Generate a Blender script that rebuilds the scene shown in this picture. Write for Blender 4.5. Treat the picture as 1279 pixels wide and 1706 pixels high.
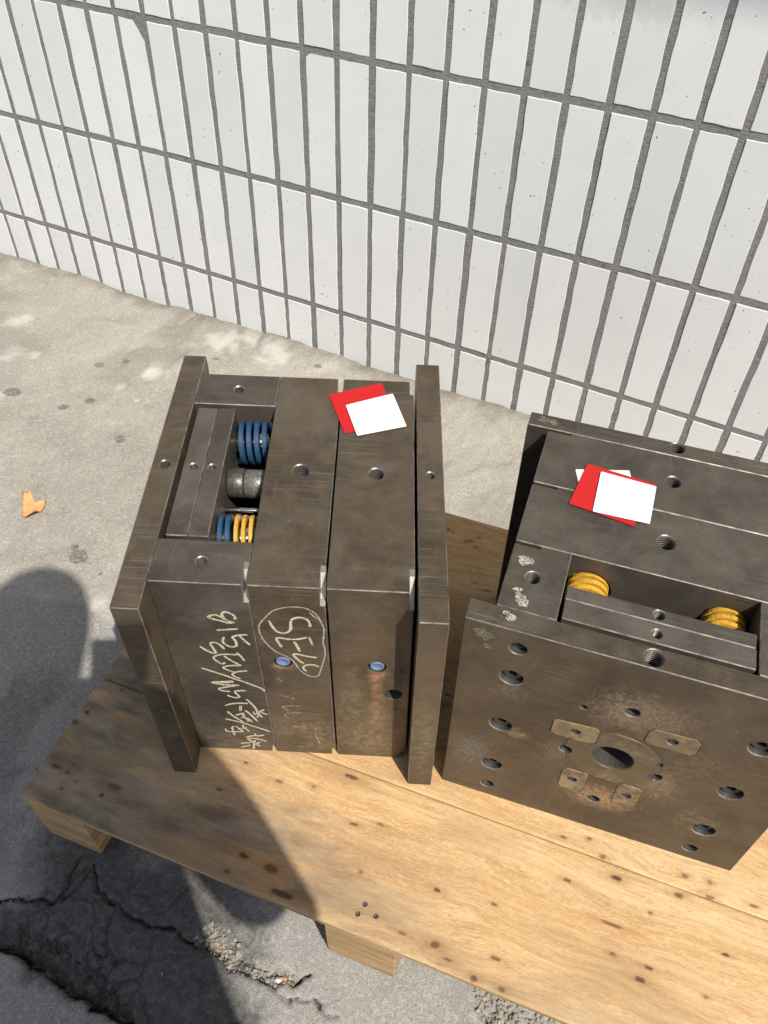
import bpy, bmesh, math, random
import numpy as np
from mathutils import Vector, Matrix
random.seed(7); np.random.seed(7)
R = math.radians
scene = bpy.context.scene
for o in list(bpy.data.objects): bpy.data.objects.remove(o)

# ------------------------------------------------------------------ camera, light, exposure
CAM = Vector((1.2568, -1.2768, 1.1105)); YAW = 0.452
cd = bpy.data.cameras.new('camera'); cam = bpy.data.objects.new('camera', cd)
scene.collection.objects.link(cam); scene.camera = cam
cd.sensor_fit = 'VERTICAL'; cd.sensor_height = 36; cd.lens = 1381.12/1706*36
cd.clip_start = 0.01; cd.clip_end = 500
cam.matrix_world = Matrix.Translation(CAM) @ (Matrix.Rotation(YAW, 4, 'Z') @ Matrix.Rotation(0.7423, 4, 'X') @ Matrix.Rotation(0.0136, 4, 'Z'))
SUN_AZ, SUN_EL = -33.5, 54.0
w = bpy.data.worlds.new('World'); scene.world = w; w.use_nodes = True
nt = w.node_tree; bg = nt.nodes['Background']
sky = nt.nodes.new('ShaderNodeTexSky'); sky.sky_type = 'NISHITA'; sky.sun_disc = False
sky.sun_elevation = R(SUN_EL); sky.sun_rotation = R(90-SUN_AZ); sky.air_density = 1.0; sky.dust_density = 2.0
nt.links.new(sky.outputs[0], bg.inputs[0]); bg.inputs[1].default_value = 0.122
sl = bpy.data.lights.new('sun', 'SUN'); sl.energy = 4.4; sl.angle = R(0.53); sl.color = (1, .95, .86)
so = bpy.data.objects.new('sun', sl); scene.collection.objects.link(so)
sd = Vector((math.cos(R(SUN_EL))*math.cos(R(SUN_AZ)), math.cos(R(SUN_EL))*math.sin(R(SUN_AZ)), math.sin(R(SUN_EL))))
so.rotation_euler = sd.to_track_quat('Z', 'Y').to_euler(); so.location = (3, -4, 6)
scene.view_settings.view_transform = 'Standard'; scene.view_settings.look = 'None'
scene.view_settings.exposure = 0.35; scene.view_settings.gamma = 1
scene.render.engine = 'CYCLES'
scene.cycles.max_bounces = 6

D = {
 'chalk1': [[[0.1073,0.2836],[0.1025,0.2854],[0.098,0.2893],[0.0957,0.2955],[0.0963,0.2998],[0.0997,0.3022],[0.1038,0.3004],[0.1077,0.2965],[0.109,0.2924],[0.1074,0.2896]],[[0.1068,0.2841],[0.0997,0.283],[0.0937,0.2857],[0.0841,0.2893],[0.0807,0.2917],[0.0843,0.2946],[0.0895,0.2961],[0.0941,0.2927],[0.0974,0.2893],[0.1025,0.2854]],[[0.0866,0.2687],[0.0981,0.2708],[0.1092,0.2728]],[[0.0924,0.2568],[0.0901,0.2475],[0.0935,0.2408],[0.0991,0.2383],[0.1041,0.2417],[0.1034,0.252],[0.1013,0.2559],[0.1043,0.2595],[0.1111,0.2618],[0.1179,0.2629]],[[0.109,0.2605],[0.1132,0.2529],[0.1187,0.2435]],[[0.064,0.2365],[0.0695,0.2293],[0.0761,0.2245],[0.0795,0.2254],[0.0776,0.2347],[0.0759,0.2416],[0.0778,0.2452],[0.0829,0.2445],[0.0874,0.2391],[0.0898,0.2328]],[[0.1017,0.2279],[0.1056,0.2217],[0.1091,0.2117]],[[0.1025,0.2232],[0.0892,0.2232],[0.0809,0.2207],[0.0755,0.216],[0.0768,0.2106],[0.0832,0.2032],[0.0867,0.2066]],[[0.0875,0.2201],[0.0943,0.2109],[0.1015,0.2042],[0.1036,0.2022],[0.093,0.2009],[0.0859,0.1984],[0.0835,0.1957],[0.0871,0.1916],[0.0954,0.1873]],[[0.1098,0.1912],[0.1011,0.1897],[0.0945,0.186],[0.092,0.1819],[0.0955,0.177],[0.1007,0.1743]],[[0.0586,0.1928],[0.07,0.1869],[0.0821,0.1803],[0.0936,0.173],[0.104,0.1674]],[[0.1025,0.1683],[0.1129,0.1614],[0.1226,0.1543],[0.1249,0.1491]],[[0.0914,0.1679],[0.0786,0.166],[0.0678,0.1637],[0.0675,0.1617],[0.0811,0.159],[0.0966,0.1598],[0.0842,0.1553],[0.0722,0.1501],[0.0759,0.1457],[0.0849,0.1445]],[[0.0911,0.1659],[0.0782,0.1634],[0.0677,0.1626]],[[0.1034,0.1484],[0.0944,0.1475],[0.0899,0.145],[0.092,0.1391],[0.0942,0.1338],[0.0896,0.1313],[0.0835,0.1334],[0.0803,0.1366]],[[0.0745,0.1114],[0.0805,0.1156],[0.091,0.1188],[0.1026,0.1192]],[[0.0925,0.1132],[0.091,0.1008]],[[0.0932,0.1133],[0.0917,0.1009]],[[0.1015,0.1289],[0.1045,0.1236],[0.1097,0.1114],[0.112,0.0986],[0.1159,0.0872]],[[0.1204,0.1067],[0.1136,0.1002],[0.1085,0.0938],[0.1064,0.1009]],[[0.1156,0.099],[0.1233,0.0953]],[[0.0971,0.1029],[0.1026,0.0932],[0.1097,0.0768]],[[0.1092,0.0865],[0.1128,0.0928]],[[0.0752,0.0978],[0.0806,0.088],[0.087,0.0797],[0.0915,0.0734]],[[0.0845,0.0899],[0.0948,0.0961]],[[0.0947,0.0954],[0.0935,0.0908],[0.0962,0.0822],[0.1035,0.0747]],[[0.0898,0.0845],[0.0971,0.0838],[0.1011,0.0797],[0.0962,0.0762]],[[0.0702,0.0795],[0.0798,0.076],[0.0913,0.0719],[0.1024,0.0646],[0.1138,0.0581],[0.1226,0.052]],[[0.0673,0.0547],[0.0687,0.0479],[0.0794,0.0482],[0.0894,0.0496]],[[0.0785,0.0621],[0.076,0.0572],[0.0763,0.0479],[0.0767,0.0384]],[[0.0811,0.0624],[0.0861,0.0536],[0.0895,0.0501]],[[0.0908,0.068],[0.0899,0.0602]],[[0.0945,0.0607],[0.0865,0.0568]],[[0.0901,0.0618],[0.0964,0.0508]],[[0.1027,0.046],[0.1043,0.0398],[0.1146,0.0433]],[[0.0908,0.0352],[0.1022,0.0412]],[[0.0914,0.0336],[0.0972,0.0229],[0.1034,0.0154],[0.1062,0.0124]],[[0.0944,0.0332],[0.1051,0.0319],[0.1161,0.0266]],[[0.0819,0.018],[0.0946,0.021]],[[0.0814,0.0072],[0.0939,0.0144]],[[0.1008,0.0282],[0.0968,0.0047]],[[0.1073,0.024],[0.0996,0.0167]]],
 'chalk2o': [[[0.1477,0.3072],[0.1547,0.3117],[0.1616,0.3147],[0.1683,0.3159],[0.1781,0.3158],[0.1858,0.3125],[0.1927,0.3046],[0.1961,0.2935],[0.1989,0.2809],[0.1979,0.2653],[0.197,0.253],[0.1983,0.2431],[0.1982,0.2329],[0.1954,0.2171],[0.1921,0.2009],[0.189,0.1897],[0.1852,0.1863],[0.1794,0.1868],[0.1731,0.1924],[0.1679,0.2014],[0.1637,0.2143],[0.1592,0.2217],[0.1526,0.2276],[0.1459,0.2328],[0.1385,0.2441],[0.1329,0.2585],[0.1313,0.2729],[0.133,0.2836],[0.14,0.2958],[0.1477,0.3072]],[[0.1856,0.3086],[0.1892,0.3021],[0.1943,0.2968]]],
 'chalk2': [[[0.1845,0.2826],[0.1851,0.2879],[0.1822,0.2958],[0.1764,0.2985],[0.1702,0.2971],[0.1659,0.2922],[0.1649,0.2839],[0.1644,0.2768],[0.1602,0.2705],[0.1552,0.2689],[0.1493,0.272],[0.1454,0.2811],[0.1432,0.2909]],[[0.1803,0.2632],[0.171,0.2593],[0.1613,0.2582],[0.1538,0.2597],[0.1482,0.2592],[0.149,0.2525],[0.1524,0.2426]],[[0.1824,0.2639],[0.1841,0.258],[0.1854,0.2495]],[[0.1662,0.254],[0.1688,0.2468],[0.1712,0.2357]],[[0.189,0.2254],[0.1795,0.2268],[0.1705,0.2298],[0.1649,0.2306],[0.1645,0.2261],[0.1697,0.2174],[0.1743,0.2119]],[[0.1906,0.2068],[0.1857,0.2103],[0.1793,0.2104],[0.174,0.2073],[0.173,0.2018],[0.1759,0.1967]]],
 'chalk3': [[[0.1419,0.1798],[0.1468,0.1725]],[[0.143,0.1434],[0.1504,0.1386]],[[0.1552,0.1363],[0.1593,0.1339]],[[0.1414,0.116],[0.1517,0.1184],[0.1647,0.1198]],[[0.1414,0.116],[0.1494,0.1067]],[[0.1549,0.103],[0.1637,0.1038]],[[0.1637,0.1038],[0.1549,0.103],[0.1443,0.0975],[0.1488,0.0891]],[[0.1526,0.0699],[0.1584,0.0682],[0.1683,0.0708]],[[0.1772,0.071],[0.1804,0.0605]],[[0.1783,0.0494],[0.1808,0.0385],[0.1833,0.0275]],[[0.1542,0.0169],[0.1604,0.0176]]],
 'knots': [[0.332,0.1395,0.0066,0.0039],[0.1033,0.0512,0.0187,0.0078],[0.0368,0.0458,0.0066,0.0039],[0.0543,0.0399,0.0033,0.0039],[0.0425,0.0254,0.0033,0.0039],[0.0942,0.0362,0.0055,0.0052],[0.2247,0.0943,0.0066,0.0039],[0.24,0.1374,0.0055,0.0026],[0.2896,0.13,0.0099,0.0039],[0.2894,0.0331,0.0121,0.0065],[0.2804,0.0099,0.0066,0.0039],[0.3971,0.1137,0.0099,0.0039],[0.4271,0.1244,0.0088,0.0039],[0.4247,0.0642,0.0055,0.0039],[0.3509,0.0098,0.0275,0.0078],[0.3256,0.0307,0.0154,0.0104],[0.5142,0.077,0.0077,0.0052],[0.5793,0.0852,0.0066,0.0026],[0.6513,0.1406,0.0077,0.0039],[0.6845,0.1824,0.0066,0.0039],[0.704,0.1636,0.011,0.0065],[0.6358,0.1887,0.0055,0.0026],[0.6651,0.1976,0.0055,0.0039],[0.7778,0.1947,0.0077,0.0052],[0.807,0.1803,0.0099,0.0039],[0.7734,0.1696,0.0099,0.0065],[0.8545,0.1887,0.0088,0.0039],[0.7461,0.1392,0.0033,0.0039],[0.7091,0.1116,0.022,0.0026],[0.4925,0.0198,0.0077,0.0039],[0.5303,0.0218,0.0099,0.0078],[0.5471,0.0123,0.0099,0.0039],[0.5961,0.0322,0.0099,0.0052],[0.5792,0.0046,0.0077,0.0065],[0.6096,0.0051,0.0077,0.0052],[0.7459,0.0674,0.0099,0.0065],[0.7144,0.0817,0.0066,0.0039],[0.814,0.0756,0.0044,0.0039],[0.8299,0.125,0.0088,0.0026],[0.7526,0.0823,0.0088,0.0026],[0.3711,0.1679,0.0176,0.0052],[0.3592,0.6056,0.0066,0.0026],[0.4489,0.5099,0.0088,0.0026],[0.43,0.5171,0.0066,0.0026],[0.3932,0.5919,0.0044,0.0039],[0.399,0.5955,0.0033,0.0026],[0.4087,0.6059,0.0044,0.0039],[0.4099,0.5852,0.0044,0.0039],[0.005,0.1082,0.0088,0.0065],[0.0116,0.1256,0.0066,0.0065],[0.036,0.1707,0.0055,0.0039],[0.0194,0.0477,0.0154,0.0026],[0.8053,0.1973,0.0044,0.0052],[0.1318,0.2074,0.0088,0.0039],[0.4479,0.3221,0.0077,0.0026],[0.4492,0.3051,0.0066,0.0026]],
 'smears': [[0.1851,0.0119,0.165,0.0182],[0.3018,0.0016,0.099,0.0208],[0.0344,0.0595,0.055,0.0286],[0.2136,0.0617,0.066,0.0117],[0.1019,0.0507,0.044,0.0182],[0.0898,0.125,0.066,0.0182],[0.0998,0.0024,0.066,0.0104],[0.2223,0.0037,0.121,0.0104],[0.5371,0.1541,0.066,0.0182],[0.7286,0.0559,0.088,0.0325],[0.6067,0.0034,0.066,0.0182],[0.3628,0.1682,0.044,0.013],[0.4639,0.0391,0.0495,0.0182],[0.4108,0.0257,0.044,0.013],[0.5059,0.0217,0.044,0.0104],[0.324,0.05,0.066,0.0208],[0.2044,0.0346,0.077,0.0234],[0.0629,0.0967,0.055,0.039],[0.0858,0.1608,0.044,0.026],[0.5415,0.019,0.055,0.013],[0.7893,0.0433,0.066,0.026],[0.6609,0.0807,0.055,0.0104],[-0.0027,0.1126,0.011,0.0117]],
 'nails': [[0.4392,0.0208],[0.443,0.0332],[0.459,0.0257]],
 'slab_low': [[0.6579,-1.2377],[0.7163,-1.2201],[0.7339,-1.2152],[0.7558,-1.2176],[0.7817,-1.2141],[0.8019,-1.2207],[0.8249,-1.2201],[0.8493,-1.2187],[0.8749,-1.2165],[0.902,-1.2166],[0.9427,-1.2121]],
 'damp_top': [[0.6222,-1.203],[0.6773,-1.1795],[0.7009,-1.1636],[0.7183,-1.1548],[0.7362,-1.1521],[0.7396,-1.1272],[0.7315,-1.1119],[0.7296,-1.0886]],
 'crack_mid': [[0.7511,-1.0867],[0.7805,-1.1131],[0.8018,-1.115],[0.8217,-1.1154],[0.839,-1.119],[0.8567,-1.1202],[0.8757,-1.1107],[0.8988,-1.1071],[0.9215,-1.1096]],
 'cracks': [[[0.8102,-1.1253],[0.815,-1.1431],[0.8216,-1.1557],[0.8326,-1.1619],[0.8455,-1.1631],[0.8554,-1.1696]],[[0.8326,-1.1619],[0.8382,-1.1744],[0.8491,-1.1878]],[[0.8107,-1.1729],[0.8164,-1.1853],[0.827,-1.1951],[0.8376,-1.1823],[0.8287,-1.1715],[0.8129,-1.1698]],[[0.7511,-1.0867],[0.7537,-1.1051],[0.7505,-1.1281],[0.7459,-1.1431]],[[1.0377,-1.1061],[1.0504,-1.109],[1.072,-1.1059],[1.0851,-1.0978],[1.1009,-1.1005],[1.1184,-1.1008]],[[-0.2611,-0.201],[-0.2174,-0.1894],[-0.1542,-0.1996]],[[0.1013,-0.0812],[0.1368,-0.0498],[0.1525,-0.0016]],[[-0.0635,-0.0577],[-0.0671,-0.0313]]],
 'rub_line': [[0.9189,-1.1093],[0.9427,-1.1073],[0.9612,-1.1062],[0.9778,-1.114],[0.9871,-1.1109],[1.0071,-1.1073],[1.0199,-1.104],[1.0356,-1.1056],[1.0453,-1.0945],[1.0562,-1.0914],[1.0678,-1.0769]],
 'rub1': [[0.9148,-1.1063],[0.9299,-1.0801],[0.9578,-1.0781],[0.9816,-1.091],[1.0079,-1.0909],[1.0337,-1.0844],[1.0593,-1.0843],[1.0558,-1.0908],[1.0446,-1.0933],[1.0352,-1.105],[1.0227,-1.1026],[0.9996,-1.1071],[0.977,-1.1128],[0.9479,-1.1063],[0.9258,-1.1108]],
 'rub2': [[1.2482,-0.9977],[1.2578,-0.9986],[1.2943,-0.9945],[1.3305,-0.9915],[1.365,-0.9852],[1.3756,-0.9959],[1.3014,-1.033],[1.2699,-1.0287],[1.2574,-1.0108]],
 'pebbles': [[1.0361,-1.0975],[1.0425,-1.0943],[0.9954,-1.1036],[0.9734,-1.1017]],
 'layer': [[0.1017,-0.9216],[0.2213,-0.868],[0.3307,-0.8181],[0.387,-0.7951],[0.4542,-0.772],[0.4774,-0.7684],[0.505,-0.7718],[0.5285,-0.7797],[0.5769,-0.7938],[0.6485,-0.8191]],
 'spots': [[0.3906,-0.6958,0.018],[0.3724,-0.6823,0.009],[0.4493,-0.7071,0.004],[0.2774,-0.6437,0.003],[0.2658,-0.4263,0.012],[0.0993,-0.3998,0.012],[0.1357,-0.3599,0.012],[0.1189,-0.2218,0.01],[0.074,-0.2567,0.012],[0.4991,-0.0504,0.01],[-0.027,-0.4107,0.02],[0.2859,-0.1242,0.008]],
 'damp': [[0.5746,-1.229],[0.6812,-1.1835],[0.7166,-1.1578],[0.7266,-1.09],[0.7587,-1.0868],[0.8364,-1.1057],[0.9243,-1.1008],[0.9997,-1.1221],[1.0392,-1.1575],[0.979,-1.2138],[0.9167,-1.2094],[0.7996,-1.2079],[0.7163,-1.2202],[0.6132,-1.2643]],
 'leaf': [0.2472,-0.6459],
 'leafo': [[0.2129,-0.6307],[0.2257,-0.6234],[0.2382,-0.6313],[0.2564,-0.6212],[0.2652,-0.634],[0.2647,-0.6459],[0.2692,-0.6582],[0.2565,-0.6715],[0.2469,-0.6711],[0.2332,-0.6534]],
 'chips': [[0.2858,-0.6312],[0.4493,-0.7071],[-0.1091,-0.0672],[0.2427,0.1142],[0.0754,-0.2082],[0.2895,-0.7395]],
 'light_spots': [[0.1633,-0.2978,0.014],[0.2188,-0.3131,0.006],[0.2422,-0.3097,0.006],[0.2205,-0.3958,0.005],[-0.1988,-0.2093,0.03],[-0.1223,-0.3096,0.03],[0.2606,-0.0635,0.05],[0.3079,-0.0139,0.04],[-0.0758,-0.2858,0.015],[-0.0421,-0.4293,0.02],[0.4894,-0.7528,0.02],[0.1963,-0.2289,0.03],[0.3908,-0.0462,0.05]],
 'cardsL': [[[0.1882,0.325],[0.2515,0.3507],[0.2712,0.2801],[0.2106,0.2566]],[[0.2096,0.3052],[0.265,0.3298],[0.2817,0.2723],[0.2253,0.2524]]],
 'cardsR': [[[0.0654,0.2307],[0.1222,0.2483],[0.1316,0.2195],[0.0767,0.1987]],[[0.0768,0.2427],[0.1529,0.2344],[0.1369,0.1656],[0.0676,0.176]],[[0.0928,0.2332],[0.1528,0.2296],[0.152,0.1726],[0.0932,0.1711]]],
 'spotsR': [[0.04,0.086,0.008],[0.0406,0.0467,0.005],[0.0444,0.0404,0.005],[0.0479,0.0348,0.007],[0.0372,0.0171,0.004],[0.0417,0.0128,0.005]],
 'greenR': [[0.0095,0.3026]],
 'greenF': [0.0178,0.3409],
}


# ------------------------------------------------------------------ helpers
COL = scene.collection
def new_mesh(name, verts, faces, mats=(), mi=None, smooth=False):
    m = bpy.data.meshes.new(name); m.from_pydata([tuple(v) for v in verts], [], faces)
    for k in mats: m.materials.append(k)
    if mi is not None: m.polygons.foreach_set('material_index', mi)
    if smooth: m.polygons.foreach_set('use_smooth', [True]*len(m.polygons))
    m.update(); return m
def link(name, mesh, parent=None, loc=(0,0,0), rot=(0,0,0)):
    o = bpy.data.objects.new(name, mesh); COL.objects.link(o)
    o.location = loc; o.rotation_euler = rot
    if parent: o.parent = parent
    return o
def tag(o, label=None, cat=None, group=None, kind=None):
    if label: o['label'] = label
    if cat: o['category'] = cat
    if group: o['group'] = group
    if kind: o['kind'] = kind
    return o
def thing(name, label, cat, loc, rz=0, group=None):
    return tag(link(name, None, None, loc, (0,0,rz)), label, cat, group)
def bm_obj(name, bm, mats, parent=None, smooth=False, **k):
    m = bpy.data.meshes.new(name); bm.to_mesh(m); bm.free()
    for q in mats: m.materials.append(q)
    if smooth: m.polygons.foreach_set('use_smooth', [True]*len(m.polygons))
    return link(name, m, parent, **k)
def add_box(bm, lo, hi, mi=0, bev=0.0, bmi=None):
    vs = [bm.verts.new((x,y,z)) for z in (lo[2],hi[2]) for y in (lo[1],hi[1]) for x in (lo[0],hi[0])]
    fs = [bm.faces.new([vs[i] for i in q]) for q in ((0,2,3,1),(4,5,7,6),(0,1,5,4),(2,6,7,3),(0,4,6,2),(1,3,7,5))]
    for f in fs: f.material_index = mi
    if bev:
        es = list({e for f in fs for e in f.edges})
        r = bmesh.ops.bevel(bm, geom=es, offset=bev, segments=1, affect='EDGES', material=-1 if bmi is None else bmi)
def frame(axis):
    a = Vector(axis).normalized(); t = Vector((0,0,1)) if abs(a.z) < .9 else Vector((0,1,0))
    u = a.cross(t).normalized(); return a, u, a.cross(u)
def add_lathe(bm, org, axis, prof, n=24, mis=None, cap0=False, cap1=False, closed=False):
    """profile of (radius, distance along axis)"""
    a,u,v = frame(axis); org = Vector(org); rings=[]
    for r,h in prof:
        if r < 1e-6: rings.append([bm.verts.new(org+a*h)])
        else: rings.append([bm.verts.new(org+a*h+u*(r*math.cos(2*math.pi*i/n))+v*(r*math.sin(2*math.pi*i/n))) for i in range(n)])
    pairs = list(zip(rings, rings[1:])) + ([(rings[-1], rings[0])] if closed else [])
    for k,(A,B) in enumerate(pairs):
        mi = mis[k] if mis else 0
        for i in range(n):
            j=(i+1)%n
            if len(A)==1 and len(B)==1: continue
            if len(A)==1: f=bm.faces.new((A[0],B[j],B[i]))
            elif len(B)==1: f=bm.faces.new((A[i],A[j],B[0]))
            else: f=bm.faces.new((A[i],A[j],B[j],B[i]))
            f.material_index = mi
    if cap0 and len(rings[0])>1: bm.faces.new(rings[0][::-1]).material_index = mis[0] if mis else 0
    if cap1 and len(rings[-1])>1: bm.faces.new(rings[-1]).material_index = mis[-1] if mis else 0
def fix(bm): bmesh.ops.recalc_face_normals(bm, faces=bm.faces)
def boolean(o, cbm, mats):
    fix(cbm); cm = bpy.data.meshes.new('cutter'); cbm.to_mesh(cm); cbm.free()
    for q in mats: cm.materials.append(q)
    c = bpy.data.objects.new('cutter', cm); COL.objects.link(c); c.parent = o.parent
    md = o.modifiers.new('b', 'BOOLEAN'); md.operation='DIFFERENCE'; md.solver='EXACT'; md.object=c
    dg = bpy.context.evaluated_depsgraph_get(); dg.update()
    nm = bpy.data.meshes.new_from_object(o.evaluated_get(dg))
    o.modifiers.clear(); old = o.data; o.data = nm; nm.name = o.name
    bpy.data.objects.remove(c); bpy.data.meshes.remove(cm); bpy.data.meshes.remove(old)

# ---- node helpers
class N:
    def __init__(s, name):
        s.m = bpy.data.materials.new(name); s.m.use_nodes = True; s.t = s.m.node_tree
        s.b = s.t.nodes['Principled BSDF']; s.co = s.t.nodes.new('ShaderNodeTexCoord'); s.obj = s.co.outputs['Object']
    def n(s, typ, **k):
        x = s.t.nodes.new(typ)
        for a,v in k.items(): setattr(x, a, v)
        return x
    def put(s, sock, v):
        if hasattr(v, 'is_linked') or hasattr(v, 'links'): s.t.links.new(v, sock)
        else: sock.default_value = v
    def vec(s, scale, off=None, src=None):
        x = s.n('ShaderNodeMapping'); s.put(x.inputs[0], src or s.obj); x.inputs['Scale'].default_value = scale if hasattr(scale,'__len__') else (scale,)*3
        if off is not None: s.put(x.inputs['Location'], off)
        return x.outputs[0]
    def noise(s, scale, vec=None, detail=5, rough=.55, dist=0):
        x = s.n('ShaderNodeTexNoise'); s.put(x.inputs['Vector'], vec or s.obj); x.inputs['Scale'].default_value = scale
        x.inputs['Detail'].default_value = detail; x.inputs['Roughness'].default_value = rough; x.inputs['Distortion'].default_value = dist
        return x.outputs['Fac']
    def voro(s, scale, vec=None, feature='F1', out='Distance'):
        x = s.n('ShaderNodeTexVoronoi', feature=feature); s.put(x.inputs['Vector'], vec or s.obj); x.inputs['Scale'].default_value = scale
        return x.outputs[out]
    def ramp(s, f, stops, interp='LINEAR'):
        x = s.n('ShaderNodeValToRGB'); s.put(x.inputs[0], f); e = x.color_ramp; e.interpolation = interp
        while len(e.elements) < len(stops): e.elements.new(.5)
        for q,(p,c) in zip(e.elements, stops):
            q.position = p; q.color = (c,c,c,1) if not hasattr(c,'__len__') else (*c,1)
        return x.outputs[0]
    def mix(s, f, a, b, mode='MIX'):
        x = s.n('ShaderNodeMix', data_type='RGBA', blend_type=mode); s.put(x.inputs[0], f)
        s.put(x.inputs[6], a if not (isinstance(a, tuple) and len(a)==3) else (*a,1)); s.put(x.inputs[7], b if not (isinstance(b, tuple) and len(b)==3) else (*b,1))
        return x.outputs[2]
    def math(s, op, a, b=None, clamp=False):
        x = s.n('ShaderNodeMath', operation=op, use_clamp=clamp); s.put(x.inputs[0], a)
        if b is not None: s.put(x.inputs[1], b)
        return x.outputs[0]
    def attr(s, name):
        x = s.n('ShaderNodeAttribute', attribute_name=name); return x.outputs['Fac']
    def rnd(s): return s.n('ShaderNodeObjectInfo').outputs['Random']
    def bump(s, h, strength, dist=.001, prev=None):
        x = s.n('ShaderNodeBump'); s.put(x.inputs['Height'], h); x.inputs['Strength'].default_value = strength; x.inputs['Distance'].default_value = dist
        if prev is not None: s.put(x.inputs['Normal'], prev)
        s.put(s.b.inputs['Normal'], x.outputs[0]); return x.outputs[0]
    def set(s, **k):
        nm = {'col':'Base Color','rough':'Roughness','metal':'Metallic','spec':'Specular IOR Level','coat':'Coat Weight','alpha':'Alpha','trans':'Transmission Weight','sheen':'Sheen Weight'}
        for a,v in k.items():
            if isinstance(v, tuple) and len(v)==3: v=(*v,1)
            s.put(s.b.inputs[nm[a]], v)
        return s.m
def plain(name, col, rough=.5, metal=0, var=.0, scale=40, spec=.5):
    s = N(name)
    c = col
    if var: c = s.mix(s.noise(scale), tuple(x*(1-var) for x in col), tuple(min(1,x*(1+var)) for x in col))
    return s.set(col=c, rough=rough, metal=metal, spec=spec)

# ------------------------------------------------------------------ materials
def steel(name, spots=(), tint=(1,1,1), brown=.35):
    """dull oiled tool steel; spots = (centre, radii, colour, strength, noise scale)"""
    s = N(name); rv = s.n('ShaderNodeCombineXYZ'); r = s.math('MULTIPLY', s.rnd(), 7.0)
    for i in range(3): s.put(rv.inputs[i], r)
    v = s.vec(1.0, rv.outputs[0])
    big = s.noise(9, v, 4, .6, .6); mid = s.noise(38, v, 6, .65, .3); fine = s.noise(260, v, 3, .6)
    g = [(x*k) for x,k in zip((.098,.084,.070), tint)]
    c = s.mix(s.ramp(big, [(.34,0),(.66,1)]), tuple(x*.66 for x in g), tuple(x*1.30 for x in g))
    c = s.mix(s.math('MULTIPLY', s.ramp(mid, [(.42,0),(.66,1)]), brown), c, (.15,.108,.064))
    c = s.mix(s.math('MULTIPLY', s.ramp(s.noise(15, v, 6, .75, 1.2), [(.48,0),(.76,1)]), .55), c, (.046,.040,.034))
    c = s.mix(s.math('MULTIPLY', s.ramp(s.noise(11, v, 4, .6, .8), [(.5,0),(.78,1)]), .45), c, (.20,.18,.152))
    # cross-wise grinding lines, in patches
    gm = s.noise(1.0, s.vec((14,520,520), rv.outputs[0]), 2, .5); msk = s.ramp(s.noise(7, v, 3, .6), [(.42,.12),(.62,1)])
    c = s.mix(s.math('MULTIPLY', s.math('MULTIPLY', s.ramp(gm, [(.56,0),(.72,1)]), msk), .42), c, (.25,.235,.21))
    c = s.mix(s.math('MULTIPLY', s.ramp(s.noise(420, v, 2, .6), [(.40,1),(.54,0)]), .14), c, (.03,.026,.022))
    # stray scratches and pale pinprick scuffs
    wv = s.noise(1.0, s.vec((160,5,5), rv.outputs[0], s.n('ShaderNodeVectorRotate', rotation_type='AXIS_ANGLE').outputs[0]) if False else s.vec((210,9,60), rv.outputs[0]), 3, .6, 1.5)
    c = s.mix(s.math('MULTIPLY', s.ramp(wv, [(.70,0),(.76,1)]), .35), c, (.34,.32,.29))
    sc = s.math('MULTIPLY', s.ramp(s.noise(190, v, 2, .5), [(.73,0),(.79,1)]), .45)
    c = s.mix(sc, c, (.36,.34,.30))
    rough = s.ramp(mid, [(.3,.33),(.7,.58)]); met = .45
    rs = None
    for (cc, rad, col, st, ns) in spots:
        d = s.n('ShaderNodeVectorMath', operation='SUBTRACT'); s.put(d.inputs[0], s.obj); d.inputs[1].default_value = cc
        q = s.n('ShaderNodeVectorMath', operation='DIVIDE'); s.put(q.inputs[0], d.outputs[0]); q.inputs[1].default_value = rad
        l = s.n('ShaderNodeVectorMath', operation='LENGTH'); s.put(l.inputs[0], q.outputs[0])
        nn = s.noise(ns, v, 5, .7, .8)
        f = s.math('SUBTRACT', s.math('ADD', 1.0, s.math('MULTIPLY', s.math('SUBTRACT', nn, .5), 2.0)), l.outputs['Value'])
        f = s.math('MULTIPLY', s.ramp(f, [(0,0),(.75,1)]), st)
        c = s.mix(f, c, s.mix(s.ramp(s.noise(ns*2.6, v, 3, .7), [(.38,0),(.62,1)]), tuple(x*.45 for x in col), tuple(x*1.2 for x in col)))
        rs = f if rs is None else s.math('MAXIMUM', rs, f)
    if rs is not None:
        met = s.math('MULTIPLY', s.math('SUBTRACT', 1.0, rs, True), .45)
        rough = s.math('ADD', rough, s.math('MULTIPLY', rs, .3), True)
    b = s.bump(mid, .12, .0006); s.bump(fine, .15, .0003, b)
    return s.set(col=c, rough=rough, metal=met, spec=.4)
def edge_mat():
    s = N('worn_steel_edge')
    c = s.mix(s.ramp(s.noise(70, None, 4, .7), [(.3,0),(.65,1)]), (.10,.09,.078), (.36,.33,.29))
    return s.set(col=c, rough=.38, metal=.7)
M_EDGE = edge_mat()
M_BARE = plain('machined_steel', (.40,.375,.34), .42, .6, .3, 60)
M_THREAD = plain('thread_steel', (.15,.138,.12), .30, .7, .3, 90)
M_HOLE = plain('dark_hole_steel', (.10,.095,.085), .5, .6, .3, 60)
M_SCREW = plain('black_oxide_screw', (.075,.075,.075), .36, .6, .3, 80)
M_CHROME = plain('polished_pin', (.7,.69,.65), .12, 1.0, .1)
M_STEEL = steel('tool_steel'); M_STEEL2 = steel('tool_steel_ejector', tint=(1.12,1.12,1.12), brown=.2)
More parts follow.
